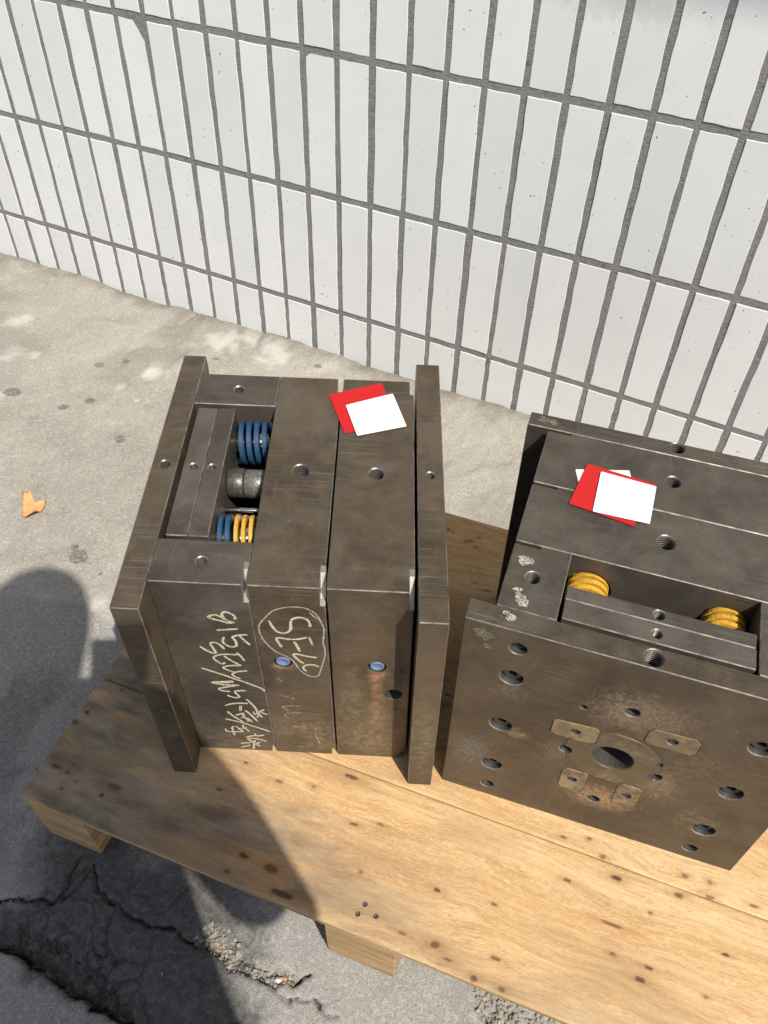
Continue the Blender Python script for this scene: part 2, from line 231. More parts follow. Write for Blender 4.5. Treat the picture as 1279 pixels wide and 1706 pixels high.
def pillar_mat(name='pillar_steel', a=(.075,.07,.063), b=(.125,.118,.105)):
    s = N(name); c = s.mix(s.ramp(s.noise(340, None, 3, .6), [(.42,0),(.6,1)]), a, b); s.bump(s.noise(300,None,3), .2, .0004)
    return s.set(col=c, rough=.42, metal=.5)
M_PILLAR2 = pillar_mat('pitted_pillar_steel', (.13,.122,.105), (.27,.255,.215))
M_PILLAR = pillar_mat()
def paint_mat(name, col, chip, dirt=(.05,.05,.05)):
    s = N(name)
    c = s.mix(s.ramp(s.noise(40, None, 4, .6), [(.35,0),(.7,1)]), tuple(x*.7 for x in col), col)
    c = s.mix(s.math('MULTIPLY', s.ramp(s.noise(140, None, 5, .7), [(.56,0),(.68,1)]), chip), c, dirt)
    return s.set(col=c, rough=.42)
M_BLUE = paint_mat('blue_spring_paint', (.020,.068,.148), .95); M_YELL = paint_mat('yellow_spring_paint', (.70,.39,.045), .95, (.10,.065,.03))
M_PLUG = plain('blue_plug_plastic', (.13,.17,.28), .6, 0, .25, 200)
def chalk_mat(name, col, cover):
    s = N(name); tr = s.n('ShaderNodeBsdfTransparent'); mx = s.n('ShaderNodeMixShader')
    f = s.ramp(s.noise(700, None, 4, .7), [(cover-.14,1),(cover+.1,0)]); out = s.t.nodes['Material Output']
    s.set(col=s.mix(s.noise(90), tuple(x*.82 for x in col), col), rough=.9, spec=.1)
    s.t.links.new(f, mx.inputs[0]); s.t.links.new(tr.outputs[0], mx.inputs[1]); s.t.links.new(s.b.outputs[0], mx.inputs[2]); s.t.links.new(mx.outputs[0], out.inputs[0])
    return s.m
M_CHALK = chalk_mat('yellowish_chalk', (.60,.53,.37), .61); M_CHALK2 = chalk_mat('grey_chalk', (.45,.43,.36), .56); M_CHALK3 = chalk_mat('rubbed_chalk', (.48,.42,.31), .50)
M_WPAINT = chalk_mat('white_paint_dab', (.60,.58,.52), .50); M_GPAINT = chalk_mat('pale_green_paint_dab', (.40,.42,.28), .44)
def card_mat(name, col, rough, spec):
    s = N(name); c = s.mix(s.noise(30), tuple(x*.94 for x in col), col)
    return s.set(col=c, rough=rough, spec=spec)
M_RED = card_mat('red_card', (.46,.016,.018), .55, .2); M_WHITE = card_mat('white_card', (.80,.80,.82), .4, .4); M_PALE = card_mat('pale_card', (.62,.66,.64), .5, .3)

def tile_mat():
    s = N('white_glazed_tile'); r = s.rnd()
    c = s.mix(r, (.655,.655,.638), (.715,.712,.695))
    hv = s.n('ShaderNodeCombineXYZ'); k = s.math('MULTIPLY', r, 9.0)
    for i in range(3): s.put(hv.inputs[i], k)
    v = s.vec(1.0, hv.outputs[0])
    c = s.mix(s.math('MULTIPLY', s.ramp(s.noise(14, v, 4, .6), [(.45,0),(.8,1)]), .35), c, (.58,.58,.555))
    # glaze pits: rare dark specks
    sp = s.math('MULTIPLY', s.ramp(s.noise(150, v, 1, .5), [(.765,0),(.785,1)]), .85)
    c = s.mix(sp, c, (.10,.09,.075))
    c = s.mix(s.math('MULTIPLY', s.ramp(s.noise(50, s.vec((1,1,.4), hv.outputs[0]), 5, .75), [(.66,0),(.74,1)]), .35), c, (.42,.41,.38))
    ps = s.n('ShaderNodeNewGeometry').outputs['Position']
    d = s.n('ShaderNodeVectorMath', operation='SUBTRACT'); s.put(d.inputs[0], ps); d.inputs[1].default_value = (.98,.02,.742)
    q = s.n('ShaderNodeVectorMath', operation='DIVIDE'); s.put(q.inputs[0], d.outputs[0]); q.inputs[1].default_value = (.17,1,.034)
    l = s.n('ShaderNodeVectorMath', operation='LENGTH'); s.put(l.inputs[0], q.outputs[0])
    sn = s.noise(1.0, s.vec((75,75,42), src=ps), 5, .72, .8)
    sm = s.math('MULTIPLY', s.ramp(s.math('SUBTRACT', s.math('ADD', .62, s.math('MULTIPLY', s.math('SUBTRACT', sn, .5), 2.2)), l.outputs['Value']), [(0,0),(.35,1)]), .28)
    c = s.mix(sm, c, (.40,.375,.36))
    s.bump(s.noise(26, v, 3, .5), .12, .001)
    return s.set(col=c, rough=s.ramp(s.noise(30, v, 3), [(.3,.18),(.8,.4)]), spec=.5)
M_TILE = tile_mat()
def grout_mat():
    s = N('grey_cement_grout')
    st = s.noise(1.0, s.vec((130,130,420)), 5, .7)
    c = s.mix(s.ramp(s.noise(22, None, 4, .6), [(.3,0),(.7,1)]), (.125,.121,.114), (.21,.205,.195))
    c = s.mix(s.ramp(st, [(.38,0),(.66,1)]), c, (.27,.265,.25))
    c = s.mix(s.math('MULTIPLY', s.ramp(s.noise(45, None, 4, .7), [(.62,0),(.74,1)]), .8), c, (.075,.07,.062))
    b = s.bump(st, .7, .0016); s.bump(s.noise(130, None, 4, .7), .6, .0016, b)
    return s.set(col=c, rough=.93, spec=.15)
M_GROUT = grout_mat()
def concrete_mat():
    s = N('worn_concrete')
    big = s.noise(3.2, None, 5, .6, .4); mid = s.noise(16, None, 6, .68, .5); fine = s.noise(170, None, 4, .75); gr = s.noise(520, None, 2, .7)
    c = s.mix(s.ramp(big, [(.32,0),(.68,1)]), (.268,.245,.208), (.375,.347,.298))
    c = s.mix(s.math('MULTIPLY', s.ramp(mid, [(.45,0),(.72,1)]), .5), c, (.40,.375,.33))
    c = s.mix(s.math('MULTIPLY', s.ramp(s.noise(9, None, 6, .72, .8), [(.52,0),(.74,1)]), .5), c, (.19,.170,.142))
    c = s.mix(s.math('MULTIPLY', s.attr('smooth_lower'), .75), c, s.mix(mid, (.215,.21,.20), (.30,.292,.275)))
    c = s.mix(s.math('MULTIPLY', s.ramp(fine, [(.48,0),(.66,1)]), .6), c, (.47,.445,.40))
    c = s.mix(s.math('MULTIPLY', s.ramp(gr, [(.36,1),(.52,0)]), .6), c, (.115,.105,.09))
    c = s.mix(s.attr('pale'), c, (.52,.50,.455))
    c = s.mix(s.math('MULTIPLY', s.attr('dirt'), .75), c, (.10,.085,.06))
    m1 = s.noise(60, None, 6, .78, .6)
    crisp = lambda a, lo, hi, amt: s.ramp(s.math('ADD', s.attr(a), s.math('MULTIPLY', s.math('SUBTRACT', m1, .5), amt)), [(lo,0),(hi,1)])
    dn = s.math('MULTIPLY', crisp('damp', .18, .72, .75), s.ramp(s.noise(110, None, 5, .75), [(.30,.68),(.6,1)]))
    c = s.mix(s.math('MULTIPLY', dn, .90), c, s.mix(m1, (.028,.027,.026), (.062,.060,.056)))
    # hairline craze inside the damp patch
    vc = s.n('ShaderNodeTexVoronoi', feature='DISTANCE_TO_EDGE'); wv = s.n('ShaderNodeVectorMath', operation='ADD'); s.put(wv.inputs[0], s.obj)
    wn = s.n('ShaderNodeTexNoise'); s.put(wn.inputs['Vector'], s.obj); wn.inputs['Scale'].default_value = 26; wn.inputs['Detail'].default_value = 4
    ws = s.n('ShaderNodeVectorMath', operation='SCALE'); s.put(ws.inputs[0], wn.outputs['Color']); ws.inputs['Scale'].default_value = .05; s.put(wv.inputs[1], ws.outputs[0])
    s.put(vc.inputs['Vector'], wv.outputs[0]); vc.inputs['Scale'].default_value = 15
    hair = s.math('MULTIPLY', s.math('MULTIPLY', s.ramp(vc.outputs['Distance'], [(.0,1),(.05,0)]), s.attr('damp')), s.ramp(big, [(.42,0),(.55,1)]))
    c = s.mix(s.math('MULTIPLY', hair, .7), c, (.018,.017,.016))
    sp = crisp('spot', .38, .55, .5); c = s.mix(s.math('MULTIPLY', sp, .72), c, s.mix(s.ramp(fine, [(.4,0),(.6,1)]), (.06,.057,.05), (.20,.19,.165)))
    c = s.mix(crisp('crack', .50, .74, .85), c, (.017,.016,.014))
    h = s.math('ADD', s.math('MULTIPLY', fine, .6), s.math('MULTIPLY', gr, .5))
    b = s.bump(h, .75, .0022); s.bump(mid, .35, .004, b)
    return s.set(col=c, rough=.9, spec=.25)
M_CONC = concrete_mat()
def stone_mat():
    s = N('broken_concrete_stone'); r = s.noise(45, None, 2, .5)
    c = s.ramp(r, [(.25,(.12,.11,.09)),(.5,(.30,.275,.23)),(.62,(.24,.21,.16)),(.8,(.48,.45,.40))])
    s.bump(s.noise(300, None, 4), .6, .001)
    return s.set(col=c, rough=.9, spec=.2)
M_STONE = stone_mat(); M_STONED = plain('damp_stone', (.062,.058,.052), .8, 0, .8, 60, .3)
def wood_mat(name, edge=False):
    s = N(name)
    warp = s.n('ShaderNodeVectorMath', operation='ADD'); s.put(warp.inputs[0], s.obj)
    wn = s.n('ShaderNodeTexNoise'); s.put(wn.inputs['Vector'], s.vec((2.2,5,5))); wn.inputs['Scale'].default_value=1.6; wn.inputs['Detail'].default_value=3
    wm = s.n('ShaderNodeVectorMath', operation='SCALE'); s.put(wm.inputs[0], wn.outputs['Color']); wm.inputs['Scale'].default_value=.085
    s.put(warp.inputs[1], wm.outputs[0]); v = warp.outputs[0]
    if not edge:
        g1 = s.noise(1.0, s.vec((3.0,42,42), src=v), 6, .62, .3); g2 = s.noise(1.0, s.vec((9,230,230), src=v), 4, .7); g3 = s.noise(1.0, s.vec((1.6,9,9), src=v), 4, .6, .5)
    else:
        g1 = s.noise(1.0, s.vec((5,40,260)), 5, .75); g2 = s.noise(1.0, s.vec((20,200,620)), 4, .7); g3 = s.noise(1.0, s.vec((3,9,60)), 3, .6)
    c = s.ramp(g1, [(.26,(.37,.215,.09)),(.42,(.49,.318,.15)),(.6,(.565,.395,.205)),(.8,(.47,.285,.12))])
    c = s.mix(s.math('MULTIPLY', s.ramp(g3, [(.40,0),(.66,1)]), .68), c, (.41,.225,.088))
    c = s.mix(s.math('MULTIPLY', s.ramp(g2, [(.50,0),(.66,1)]), .55), c, (.34,.19,.078))
    c = s.mix(s.math('MULTIPLY', s.ramp(g2, [(.30,1),(.46,0)]), .5), c, (.68,.50,.285))
    po = s.noise(1.0, s.vec((45,1100,1100), src=v), 2, .6)
    c = s.mix(s.math('MULTIPLY', s.ramp(po, [(.60,0),(.70,1)]), .6), c, (.20,.11,.045))
    fl = s.noise(1.0, s.vec((170,900,900), src=v), 2, .6)
    c = s.mix(s.math('MULTIPLY', s.ramp(fl, [(.34,1),(.46,0)]), .4), c, (.72,.55,.34))
    # weather staining
    c = s.mix(s.math('MULTIPLY', s.ramp(s.noise(1.0, s.vec((5,12,12)), 5, .65, .6), [(.5,0),(.75,1)]), .35), c, (.30,.22,.14))
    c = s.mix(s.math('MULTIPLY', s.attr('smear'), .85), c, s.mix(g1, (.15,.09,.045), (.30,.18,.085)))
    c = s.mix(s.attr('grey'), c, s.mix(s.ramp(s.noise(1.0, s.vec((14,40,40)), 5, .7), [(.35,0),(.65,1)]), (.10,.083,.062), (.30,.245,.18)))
    c = s.mix(s.math('MULTIPLY', s.attr('ring'), .45), c, (.26,.115,.04))
    c = s.mix(s.attr('knot'), c, (.035,.02,.014))
    if edge: c = s.mix(s.ramp(s.noise(1.0, s.vec((7,7,190)), 4, .7), [(.42,0),(.62,.75)]), c, (.17,.10,.048))
    b = s.bump(g2, .25, .0008); s.bump(po, .2, .0005, b)
    return s.set(col=c, rough=.68, spec=.25)
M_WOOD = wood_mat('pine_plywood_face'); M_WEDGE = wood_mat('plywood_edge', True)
M_NAIL = plain('rusty_nail', (.06,.05,.045), .55, .4, .4, 300)
M_LEAF = N('dry_leaf')
_c = M_LEAF.mix(M_LEAF.ramp(M_LEAF.noise(90,None,5,.6),[(.3,0),(.7,1)]), (.42,.22,.09), (.66,.40,.18)); M_LEAF.bump(M_LEAF.noise(160),.4,.001); M_LEAF = M_LEAF.set(col=_c, rough=.75, spec=.2)

# ------------------------------------------------------------------ numpy noise + polygon helpers
def vnoise(x, y, seed=0):
    xi = np.floor(x).astype(np.int64); yi = np.floor(y).astype(np.int64); fx = x-xi; fy = y-yi
    fx = fx*fx*(3-2*fx); fy = fy*fy*(3-2*fy)
    def h(a, b):
        n = (a*374761393 + b*668265263 + seed*1442695041) & 0xffffffff
        n = ((n ^ (n >> 13))*1274126177) & 0xffffffff
        return ((n ^ (n >> 16)) & 0xffff)/65535.0
    return (h(xi,yi)*(1-fx)+h(xi+1,yi)*fx)*(1-fy)+(h(xi,yi+1)*(1-fx)+h(xi+1,yi+1)*fx)*fy
def fbm(x, y, f, oct=4, seed=0):
    s = 0; a = .5; t = 0
    for i in range(oct): s = s+a*vnoise(x*f, y*f, seed+i); t += a; a *= .55; f *= 2.03
    return s/t
def seg_dist(x, y, poly, closed=False):
    d = np.full(x.shape, 9.0); n = len(poly)
    for i in range(n if closed else n-1):
        ax, ay = poly[i]; bx, by = poly[(i+1)%n]; dx, dy = bx-ax, by-ay; L = dx*dx+dy*dy+1e-12
        t = np.clip(((x-ax)*dx+(y-ay)*dy)/L, 0, 1); d = np.minimum(d, np.hypot(x-ax-t*dx, y-ay-t*dy))
    return d
def inside(x, y, poly):
    r = np.zeros(x.shape, bool); n = len(poly)
    for i in range(n):
        ax, ay = poly[i]; bx, by = poly[(i+1)%n]
        if ay == by: continue
        r ^= ((ay > y) != (by > y)) & (x < (bx-ax)*(y-ay)/(by-ay)+ax)
    return r
def sdf(x, y, poly): return np.where(inside(x, y, poly), -1, 1)*seg_dist(x, y, poly, True)
def sstep(a, b, v): t = np.clip((v-a)/(b-a), 0, 1); return t*t*(3-2*t)
def grid_mesh(name, X, Y, Z, mat, attrs):
    ny, nx = X.shape; m = bpy.data.meshes.new(name)
    co = np.stack([X, Y, Z], -1).reshape(-1, 3).astype(np.float32)
    idx = np.arange(nx*ny).reshape(ny, nx); q = np.stack([idx[:-1,:-1], idx[:-1,1:], idx[1:,1:], idx[1:,:-1]], -1).reshape(-1, 4)
    m.vertices.add(len(co)); m.vertices.foreach_set('co', co.ravel()); m.loops.add(q.size); m.loops.foreach_set('vertex_index', q.ravel().astype(np.int32))
    m.polygons.add(len(q)); m.polygons.foreach_set('loop_start', np.arange(0, q.size, 4, dtype=np.int32)); m.polygons.foreach_set('loop_total', np.full(len(q), 4, np.int32))
    m.polygons.foreach_set('use_smooth', np.ones(len(q), bool)); m.materials.append(mat); m.update(calc_edges=True)
    for k, v in attrs.items():
        a = m.attributes.new(k, 'FLOAT', 'POINT'); a.data.foreach_set('value', np.clip(v, 0, 1).ravel().astype(np.float32))
    return m

# ------------------------------------------------------------------ ground
def ground_height(x, y):
    wob = (fbm(x, y, 45, 3, 5)-.5)*.018
    lay = np.array(D['layer']); ly = np.interp(x, lay[:,0], lay[:,1])
    up = sstep(-.0018, .0018, y-ly+wob*.6)                                  # thicker top layer near the wall
    z = up*.0045 + (fbm(x, y, 3, 4, 1)-.5)*.008 + (fbm(x, y, 22, 4, 2)-.5)*.0035 + up*(fbm(x, y, 60, 3, 9)-.5)*.0035
    sl = np.array(D['slab_low']); ys = np.interp(x, sl[:,0], sl[:,1]); inx = sstep(.5, .56, x)*(1-sstep(1.03, 1.07, x))
    dlow = y-ys+wob*.8
    band = inx*sstep(-.002, .002, dlow)*(1-sstep(.012, .045, dlow+wob))
    z = z - band*(.006+.012*fbm(x, y, 70, 3, 3)) + inx*(1-sstep(-.002,.002,dlow))*.004
    r1 = sdf(x, y, D['rub1'])+wob*.5; r1m = 1-sstep(-.006, .0015, r1)
    z = z - r1m*(.008+.012*(fbm(x, y, 110, 3, 4)-.4))
    r2 = sdf(x, y, D['rub2'])+wob*.5; r2m = 1-sstep(-.008, .001, r2)
    z = z - r2m*(.006+.012*(fbm(x, y, 100, 3, 6)-.4))
    crk = np.zeros_like(x)
    def line(p, wd, a):
        d = seg_dist(x+wob*.35, y+(fbm(x, y, 85, 3, 8)-.5)*.013, p); return a*(1-sstep(wd*.1, wd*1.7, d))
    crk = np.maximum(crk, line(D['rub_line'], .0030, 1)); crk = np.maximum(crk, line(D['crack_mid'], .0024, .85))
    crk = np.maximum(crk, line(D['damp_top'], .0030, .75))
    for p in D['cracks']: crk = np.maximum(crk, line(p, .0023, .7))
    e = line(D['slab_low'], .0026, .95)*inx; crk = np.maximum(crk, e)
    z = z - crk*.007
    # skim coat flakes near wall, gentle fillet up to tiles
    z = z + .004*sstep(.5, .52, fbm(x, y, 5, 3, 12))*sstep(-.35,-.2,y)
    z = z + .0073*(x-.86)*sstep(-.5, 0, y) + sstep(-.05, 0.0, y)*.008*np.clip(fbm(x, y, 16, 4, 7)*1.7-.35, 0, 1)
    damp = (1-sstep(-.02, .03, sdf(x, y, D['damp'])+(fbm(x, y, 18, 3, 15)-.5)*.06))*(.72+.28*fbm(x, y, 30, 3, 16))
    damp = np.maximum(damp, band*.95)
    dg = 1-sstep(.02, .15, seg_dist(x, y, D['crack_mid'])+(fbm(x, y, 20, 3, 22)-.5)*.06); damp = np.maximum(damp, dg*.78)
    lb = (1-sstep(.55,.8,x))*(1-sstep(-.95,-.80,y+(fbm(x,y,9,3,23)-.5)*.1)); damp = np.maximum(damp, lb*.42*sstep(.3,.6,fbm(x,y,14,4,24)))
    spot = np.zeros_like(x)
    for sx, sy, sr in D['spots']:
        spot = np.maximum(spot, 1-sstep(.45, 1.15, np.hypot((x-sx)/1.15, y-sy)/sr+(fbm(x, y, 90, 3, 17)-.5)*.5))
    pale = np.zeros_like(x)
    for sx, sy, sr in D['light_spots']:
        pale = np.maximum(pale, (1-sstep(.3, 1.1, np.hypot(x-sx, y-sy)/sr+(fbm(x, y, 60, 4, 18)-.5)*1.6))*.65)
    pale = np.maximum(pale, (sstep(.008,.0,np.abs(y-ly+wob*.6-.003)))*.25*sstep(.4,.6,fbm(x,y,30,3,51))*sstep(.2,.3,x)*(1-sstep(.52,.56,x)))
    pale = np.maximum(pale, r1m*.25)
    dirt = sstep(-.06, -.005, y-.015+(fbm(x, y, 40, 3, 19)-.5)*.06)*.75
    dirt = np.maximum(dirt, sstep(.52, .75, fbm(x, y, 7, 4, 20))*sstep(-.55,-.1,y)*.4)
    return z, dict(crack=crk, damp=damp, pale=pale, dirt=dirt, spot=spot, smooth_lower=1-up)
fx = np.concatenate([-np.geomspace(60, .75, 14), np.arange(-.72, .05, .012), np.arange(.05, .55, .0042), np.arange(.552, 1.09, .0029), np.arange(1.093, 1.36, .0042), np.arange(1.365, 1.8, .012), np.geomspace(1.82, 60, 14)])
fy = np.concatenate([-np.geomspace(60, 1.42, 14), np.arange(-1.40, -1.235, .0042), np.arange(-1.232, -1.04, .0027), np.arange(-1.037, -.60, .0042), np.arange(-.595, .06, .008), np.geomspace(.08, 60, 10)])
X, Y = np.meshgrid(fx, fy)
Z, at = ground_height(X, Y)
far = sstep(2.5, 5, np.hypot(X-.7, Y+.5)); Z = Z*(1-far)
tag(link('ground', grid_mesh('ground', X, Y, Z, M_CONC, at)), kind='structure')

# stones: broken bits in the hollows
def stone_bm(bm, c, r, mi=0):
    q = bmesh.ops.create_icosphere(bm, subdivisions=1, radius=r)['verts']
    sx, sy, sz = (random.uniform(.7,1.25) for _ in range(3)); rot = Matrix.Rotation(random.uniform(0,6.3), 3, Vector((random.random()-.5, random.random()-.5, random.random()-.5)).normalized())
    for v in q:
        k = random.uniform(.55, 1.25); p = rot @ Vector((v.co.x*sx*k, v.co.y*sy*k, v.co.z*sz*k*.75)); v.co = p+Vector(c)
def gz(x, y):
    z, _ = ground_height(np.array([[x]]), np.array([[y]])); return float(z[0,0])
bm = bmesh.new()
def scatter(poly, n, rmin, rmax, band=None):
    P = np.array(poly); lo, hi = P.min(0), P.max(0); pts = []
    while len(pts) < n:
        if band is None:
            q = np.random.uniform(lo, hi, (n*3, 2)); q = q[inside(q[:,0], q[:,1], poly)]
        else:
            i = np.random.randint(0, len(P)-1, n); t = np.random.rand(n, 1); q = P[i]*(1-t)+P[i+1]*t; q[:,1] += np.random.uniform(*band, n)
        pts += list(map(tuple, q))
    pts = pts[:n]; xs = np.array([pts])[0]; zz, _ = ground_height(xs[None,:,0], xs[None,:,1])
    for (x, y), z in zip(pts, zz[0]):
        r = rmin*(rmax/rmin)**(random.random()**2.2); stone_bm(bm, (x, y, z+r*.25), r)
scatter(D['rub1'], 760, .0009, .0042); scatter(D['rub2'], 420, .0010, .0050); scatter(D['rub_line'], 150, .0008, .0030, (-.003, .006))
tag(bm_obj('rubble', bm, [M_STONE]), 'loose broken concrete crumbs lying in the hollows of the cracked ground', kind='stuff')
bm = bmesh.new(); scatter(D['slab_low'][1:-1], 420, .0010, .0046, (.001, .032)); scatter(D['damp_top'], 60, .0008, .0025, (-.006, .004))
tag(bm_obj('damp_rubble', bm, [M_STONED]), 'dark damp crumbs lying in the long broken joint', kind='stuff')
bm = bmesh.new()
gx = np.random.uniform((-.3,-1.25), (1.35,-.02), (420,2)); zz,_ = ground_height(gx[None,:,0], gx[None,:,1])
for (x,y),z in zip(gx, zz[0]):
    r = random.uniform(.0006,.0019); stone_bm(bm, (x,y,z+r*.3), r)
tag(bm_obj('grit', bm, [M_STONE]), 'fine grit scattered over the concrete', kind='stuff')
for (x,y), r, col, lab, nm in ((D['pebbles'][0], .0062, (.74,.72,.68), 'white stone chip in the broken crack below the pallet', 'pebble'), (D['pebbles'][1], .0048, (.62,.30,.16), 'small orange stone chip in the crack beside the white chip', 'pebble')):
    bm = bmesh.new(); stone_bm(bm, (0,0,0), r); o = bm_obj(nm, bm, [plain(nm+'_stone', col, .8, 0, .2, 200)], loc=(x,y,gz(x,y)+r*.5)); tag(o, lab, 'stone')

# ------------------------------------------------------------------ tiled wall
S = .066; ROWH = 3.7245*S; Z3 = 1.79*S
wall = thing('tiled_wall', 'white glazed narrow tile wall with grey cement joints behind the pallet', 'wall', (0,0,0)); wall.rotation_euler = (-.033, 0, 0)
bm = bmesh.new(); add_box(bm, (-6, .0016, -.3), (8, .25, 3.45)); bm_obj('wall_backing', bm, [M_GROUT], wall)
def tile_mesh(i, w, h):
    rng = random.Random(i); pts = []
    def side(a, b, n, nx, ny):
        for k in range(n):
            t = k/n; j = rng.uniform(-.0012,.0005) if k else -.0006
            pts.append((a[0]+(b[0]-a[0])*t+nx*j, a[1]+(b[1]-a[1])*t+ny*j))
    side((0,0),(w,0),3,0,-1); side((w,0),(w,h),9,1,0); side((w,h),(0,h),3,0,1); side((0,h),(0,0),9,-1,0)
    n = len(pts); cx, cz = w/2, h/2; bm = bmesh.new(); rings = []
    for ins, dep in ((0,.0060),(0,.0011),(.0003,.0003),(.0008,0)):
        rings.append([bm.verts.new((x+(ins if x<cx else -ins)*(1 if abs(x-cx)>w*.35 else .0), dep, z+(ins if z<cz else -ins)*(1 if abs(z-cz)>h*.44 else 0))) for x,z in pts])
    for A,B in zip(rings, rings[1:]):
        for k in range(n): bm.faces.new((A[k],A[(k+1)%n],B[(k+1)%n],B[k]))
    bm.faces.new(rings[-1]); fix(bm)
    m = bpy.data.meshes.new('tile'); bm.to_mesh(m); bm.free(); m.materials.append(M_TILE)
    return m
TW, TH = .0555, ROWH-.0118
full = [tile_mesh(i, TW, TH) for i in range(9)]; low = [tile_mesh(50+i, TW, .135) for i in range(5)]
stuff_cells = []
for row in range(0, 13):
    for i in range(-30, 44):
        x = i*S+.00525; z = Z3+(row-1)*ROWH+.0059
        jx, jz, jr = random.gauss(0,.0007), random.gauss(0,.0006), random.gauss(0,.0022)
        near = row <= 3 and -8 <= i <= 26
        if not near: stuff_cells.append((x+jx, z+jz, row)); continue
        if row == 0: o = link('tile', random.choice(low), wall, (x+jx, random.uniform(0,.0008), Z3-.0056-.135), (0,jr,0))
        else: o = link('tile', random.choice(full), wall, (x+jx, random.uniform(0,.0010), z+jz), (random.gauss(0,.002), jr, random.gauss(0,.006)))
bm = bmesh.new()
for x, z, row in stuff_cells:
    if row == 0: add_box(bm, (x,.0004,Z3-.0056-.135), (x+TW,.008,Z3-.0056))
    elif z+TH < 3.4: add_box(bm, (x,.0004,z), (x+TW,.008,z+TH))
tag(bm_obj('far_tiles', bm, [M_TILE], wall), kind='stuff')
# roof eave high above, out of the picture: its shadow edge falls across the top of the tiles
bm = bmesh.new(); add_box(bm, (-6, -1.140, 3.45), (8, .6, 3.57)); add_box(bm, (-6,-1.158,3.40),(8,-1.142,3.60))
bm_obj('eave', bm, [plain('painted_eave', (.55,.54,.51), .8, 0, .1, 4)], wall)

# ------------------------------------------------------------------ pallet
PZ = .12066
pal = thing('pallet', 'pale plywood pallet on short blocks carrying both steel moulds', 'pallet', (.67189, -1.08568, 0), R(5.7616))
def deck(y0, y1, x1, seed):
    st = .0017 if y0 < .1 else .0024; xs = np.arange(0, x1+st*.5, st); ys = np.linspace(y0, y1, max(2, int((y1-y0)/st))); X, Y = np.meshgrid(xs, ys)
    n260 = (fbm(X, Y, 260, 2, 31)-.5)*.5; n120 = (fbm(X, Y, 120, 3, 30)-.5)*1.4; n60 = (fbm(X*.35, Y, 60, 4, 33)-.5)*1.5
    knot = np.zeros_like(X); ring = np.zeros_like(X); smear = np.zeros_like(X)
    for kx, ky, a, b in D['knots']:
        if not (y0-.05 < ky < y1+.05): continue
        a = max(a*.62, .0026); b = max(b*.55, .0019)
        d = np.hypot((X-kx)/a, (Y-ky)/b)+n260
        knot = np.maximum(knot, (1-sstep(.6, 1.1, d))*.9*(.55+.45*((kx*7919)%1))); ring = np.maximum(ring, (1-sstep(.6, 2.6, np.hypot((X-kx)/(a*1.5), (Y-ky)/b)+n120))*.8)
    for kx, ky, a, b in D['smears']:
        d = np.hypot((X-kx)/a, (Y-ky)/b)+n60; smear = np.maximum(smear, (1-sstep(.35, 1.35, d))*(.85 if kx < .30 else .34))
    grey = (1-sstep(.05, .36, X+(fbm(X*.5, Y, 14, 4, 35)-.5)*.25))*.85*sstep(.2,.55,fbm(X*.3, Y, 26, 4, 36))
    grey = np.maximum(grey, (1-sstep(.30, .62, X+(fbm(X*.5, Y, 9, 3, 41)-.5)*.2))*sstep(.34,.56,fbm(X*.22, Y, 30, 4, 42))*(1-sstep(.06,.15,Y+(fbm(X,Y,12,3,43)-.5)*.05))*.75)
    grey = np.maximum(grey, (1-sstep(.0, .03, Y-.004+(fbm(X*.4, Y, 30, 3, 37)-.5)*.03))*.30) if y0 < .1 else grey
    Z = np.full_like(X, PZ) + (fbm(X*.25, Y, 40, 3, 38)-.5)*.0006
    edge = np.minimum(np.minimum(X, x1-X), np.minimum(Y-y0, y1-Y)); Z = Z - .0016*(1-sstep(0, .0022, edge))
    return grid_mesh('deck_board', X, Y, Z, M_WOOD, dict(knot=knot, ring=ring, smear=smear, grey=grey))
PL = 1.16; TK = .0125
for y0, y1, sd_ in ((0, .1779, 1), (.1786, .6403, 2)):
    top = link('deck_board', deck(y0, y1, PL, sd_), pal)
    bm = bmesh.new(); add_box(bm, (.0005, y0+.0005, PZ-TK), (PL-.0005, y1-.0005, PZ-.0022), 0)
    bm_obj('board_core', bm, [M_WEDGE], top)
for bx0, bx1 in ((.0015, .0829), (.4053, .4919), (.80, .885), (1.075, 1.1585)):
    for by0, by1 in ((.0015, .095), (.27, .37), (.545, .6385)):
        bm = bmesh.new(); add_box(bm, (bx0, by0, .022), (bx1, by1, PZ-TK-.0005), 0, .0012); bm_obj('block', bm, [M_WEDGE], pal)
for by0, by1 in ((.0022, .093), (.272, .368), (.547, .638)):
    for bx0, bx1 in ((.002, .0825), (.4057, .4914), (.8005, .8845), (1.0755, 1.158)):
        bm = bmesh.new(); add_box(bm, (bx0, by0, .002), (bx1, by1, .0215), 0, .0012); bm_obj('runner_pad', bm, [M_WEDGE], pal)
for nx_, ny_ in D['nails']:
    bm = bmesh.new(); add_lathe(bm, (nx_, ny_, PZ-.003), (0,0,1), [(.0031,0),(.0031,.0032),(.0025,.0036),(.0012,.0031),(0,.0029)], 7); bm_obj('nail', bm, [M_NAIL], pal)

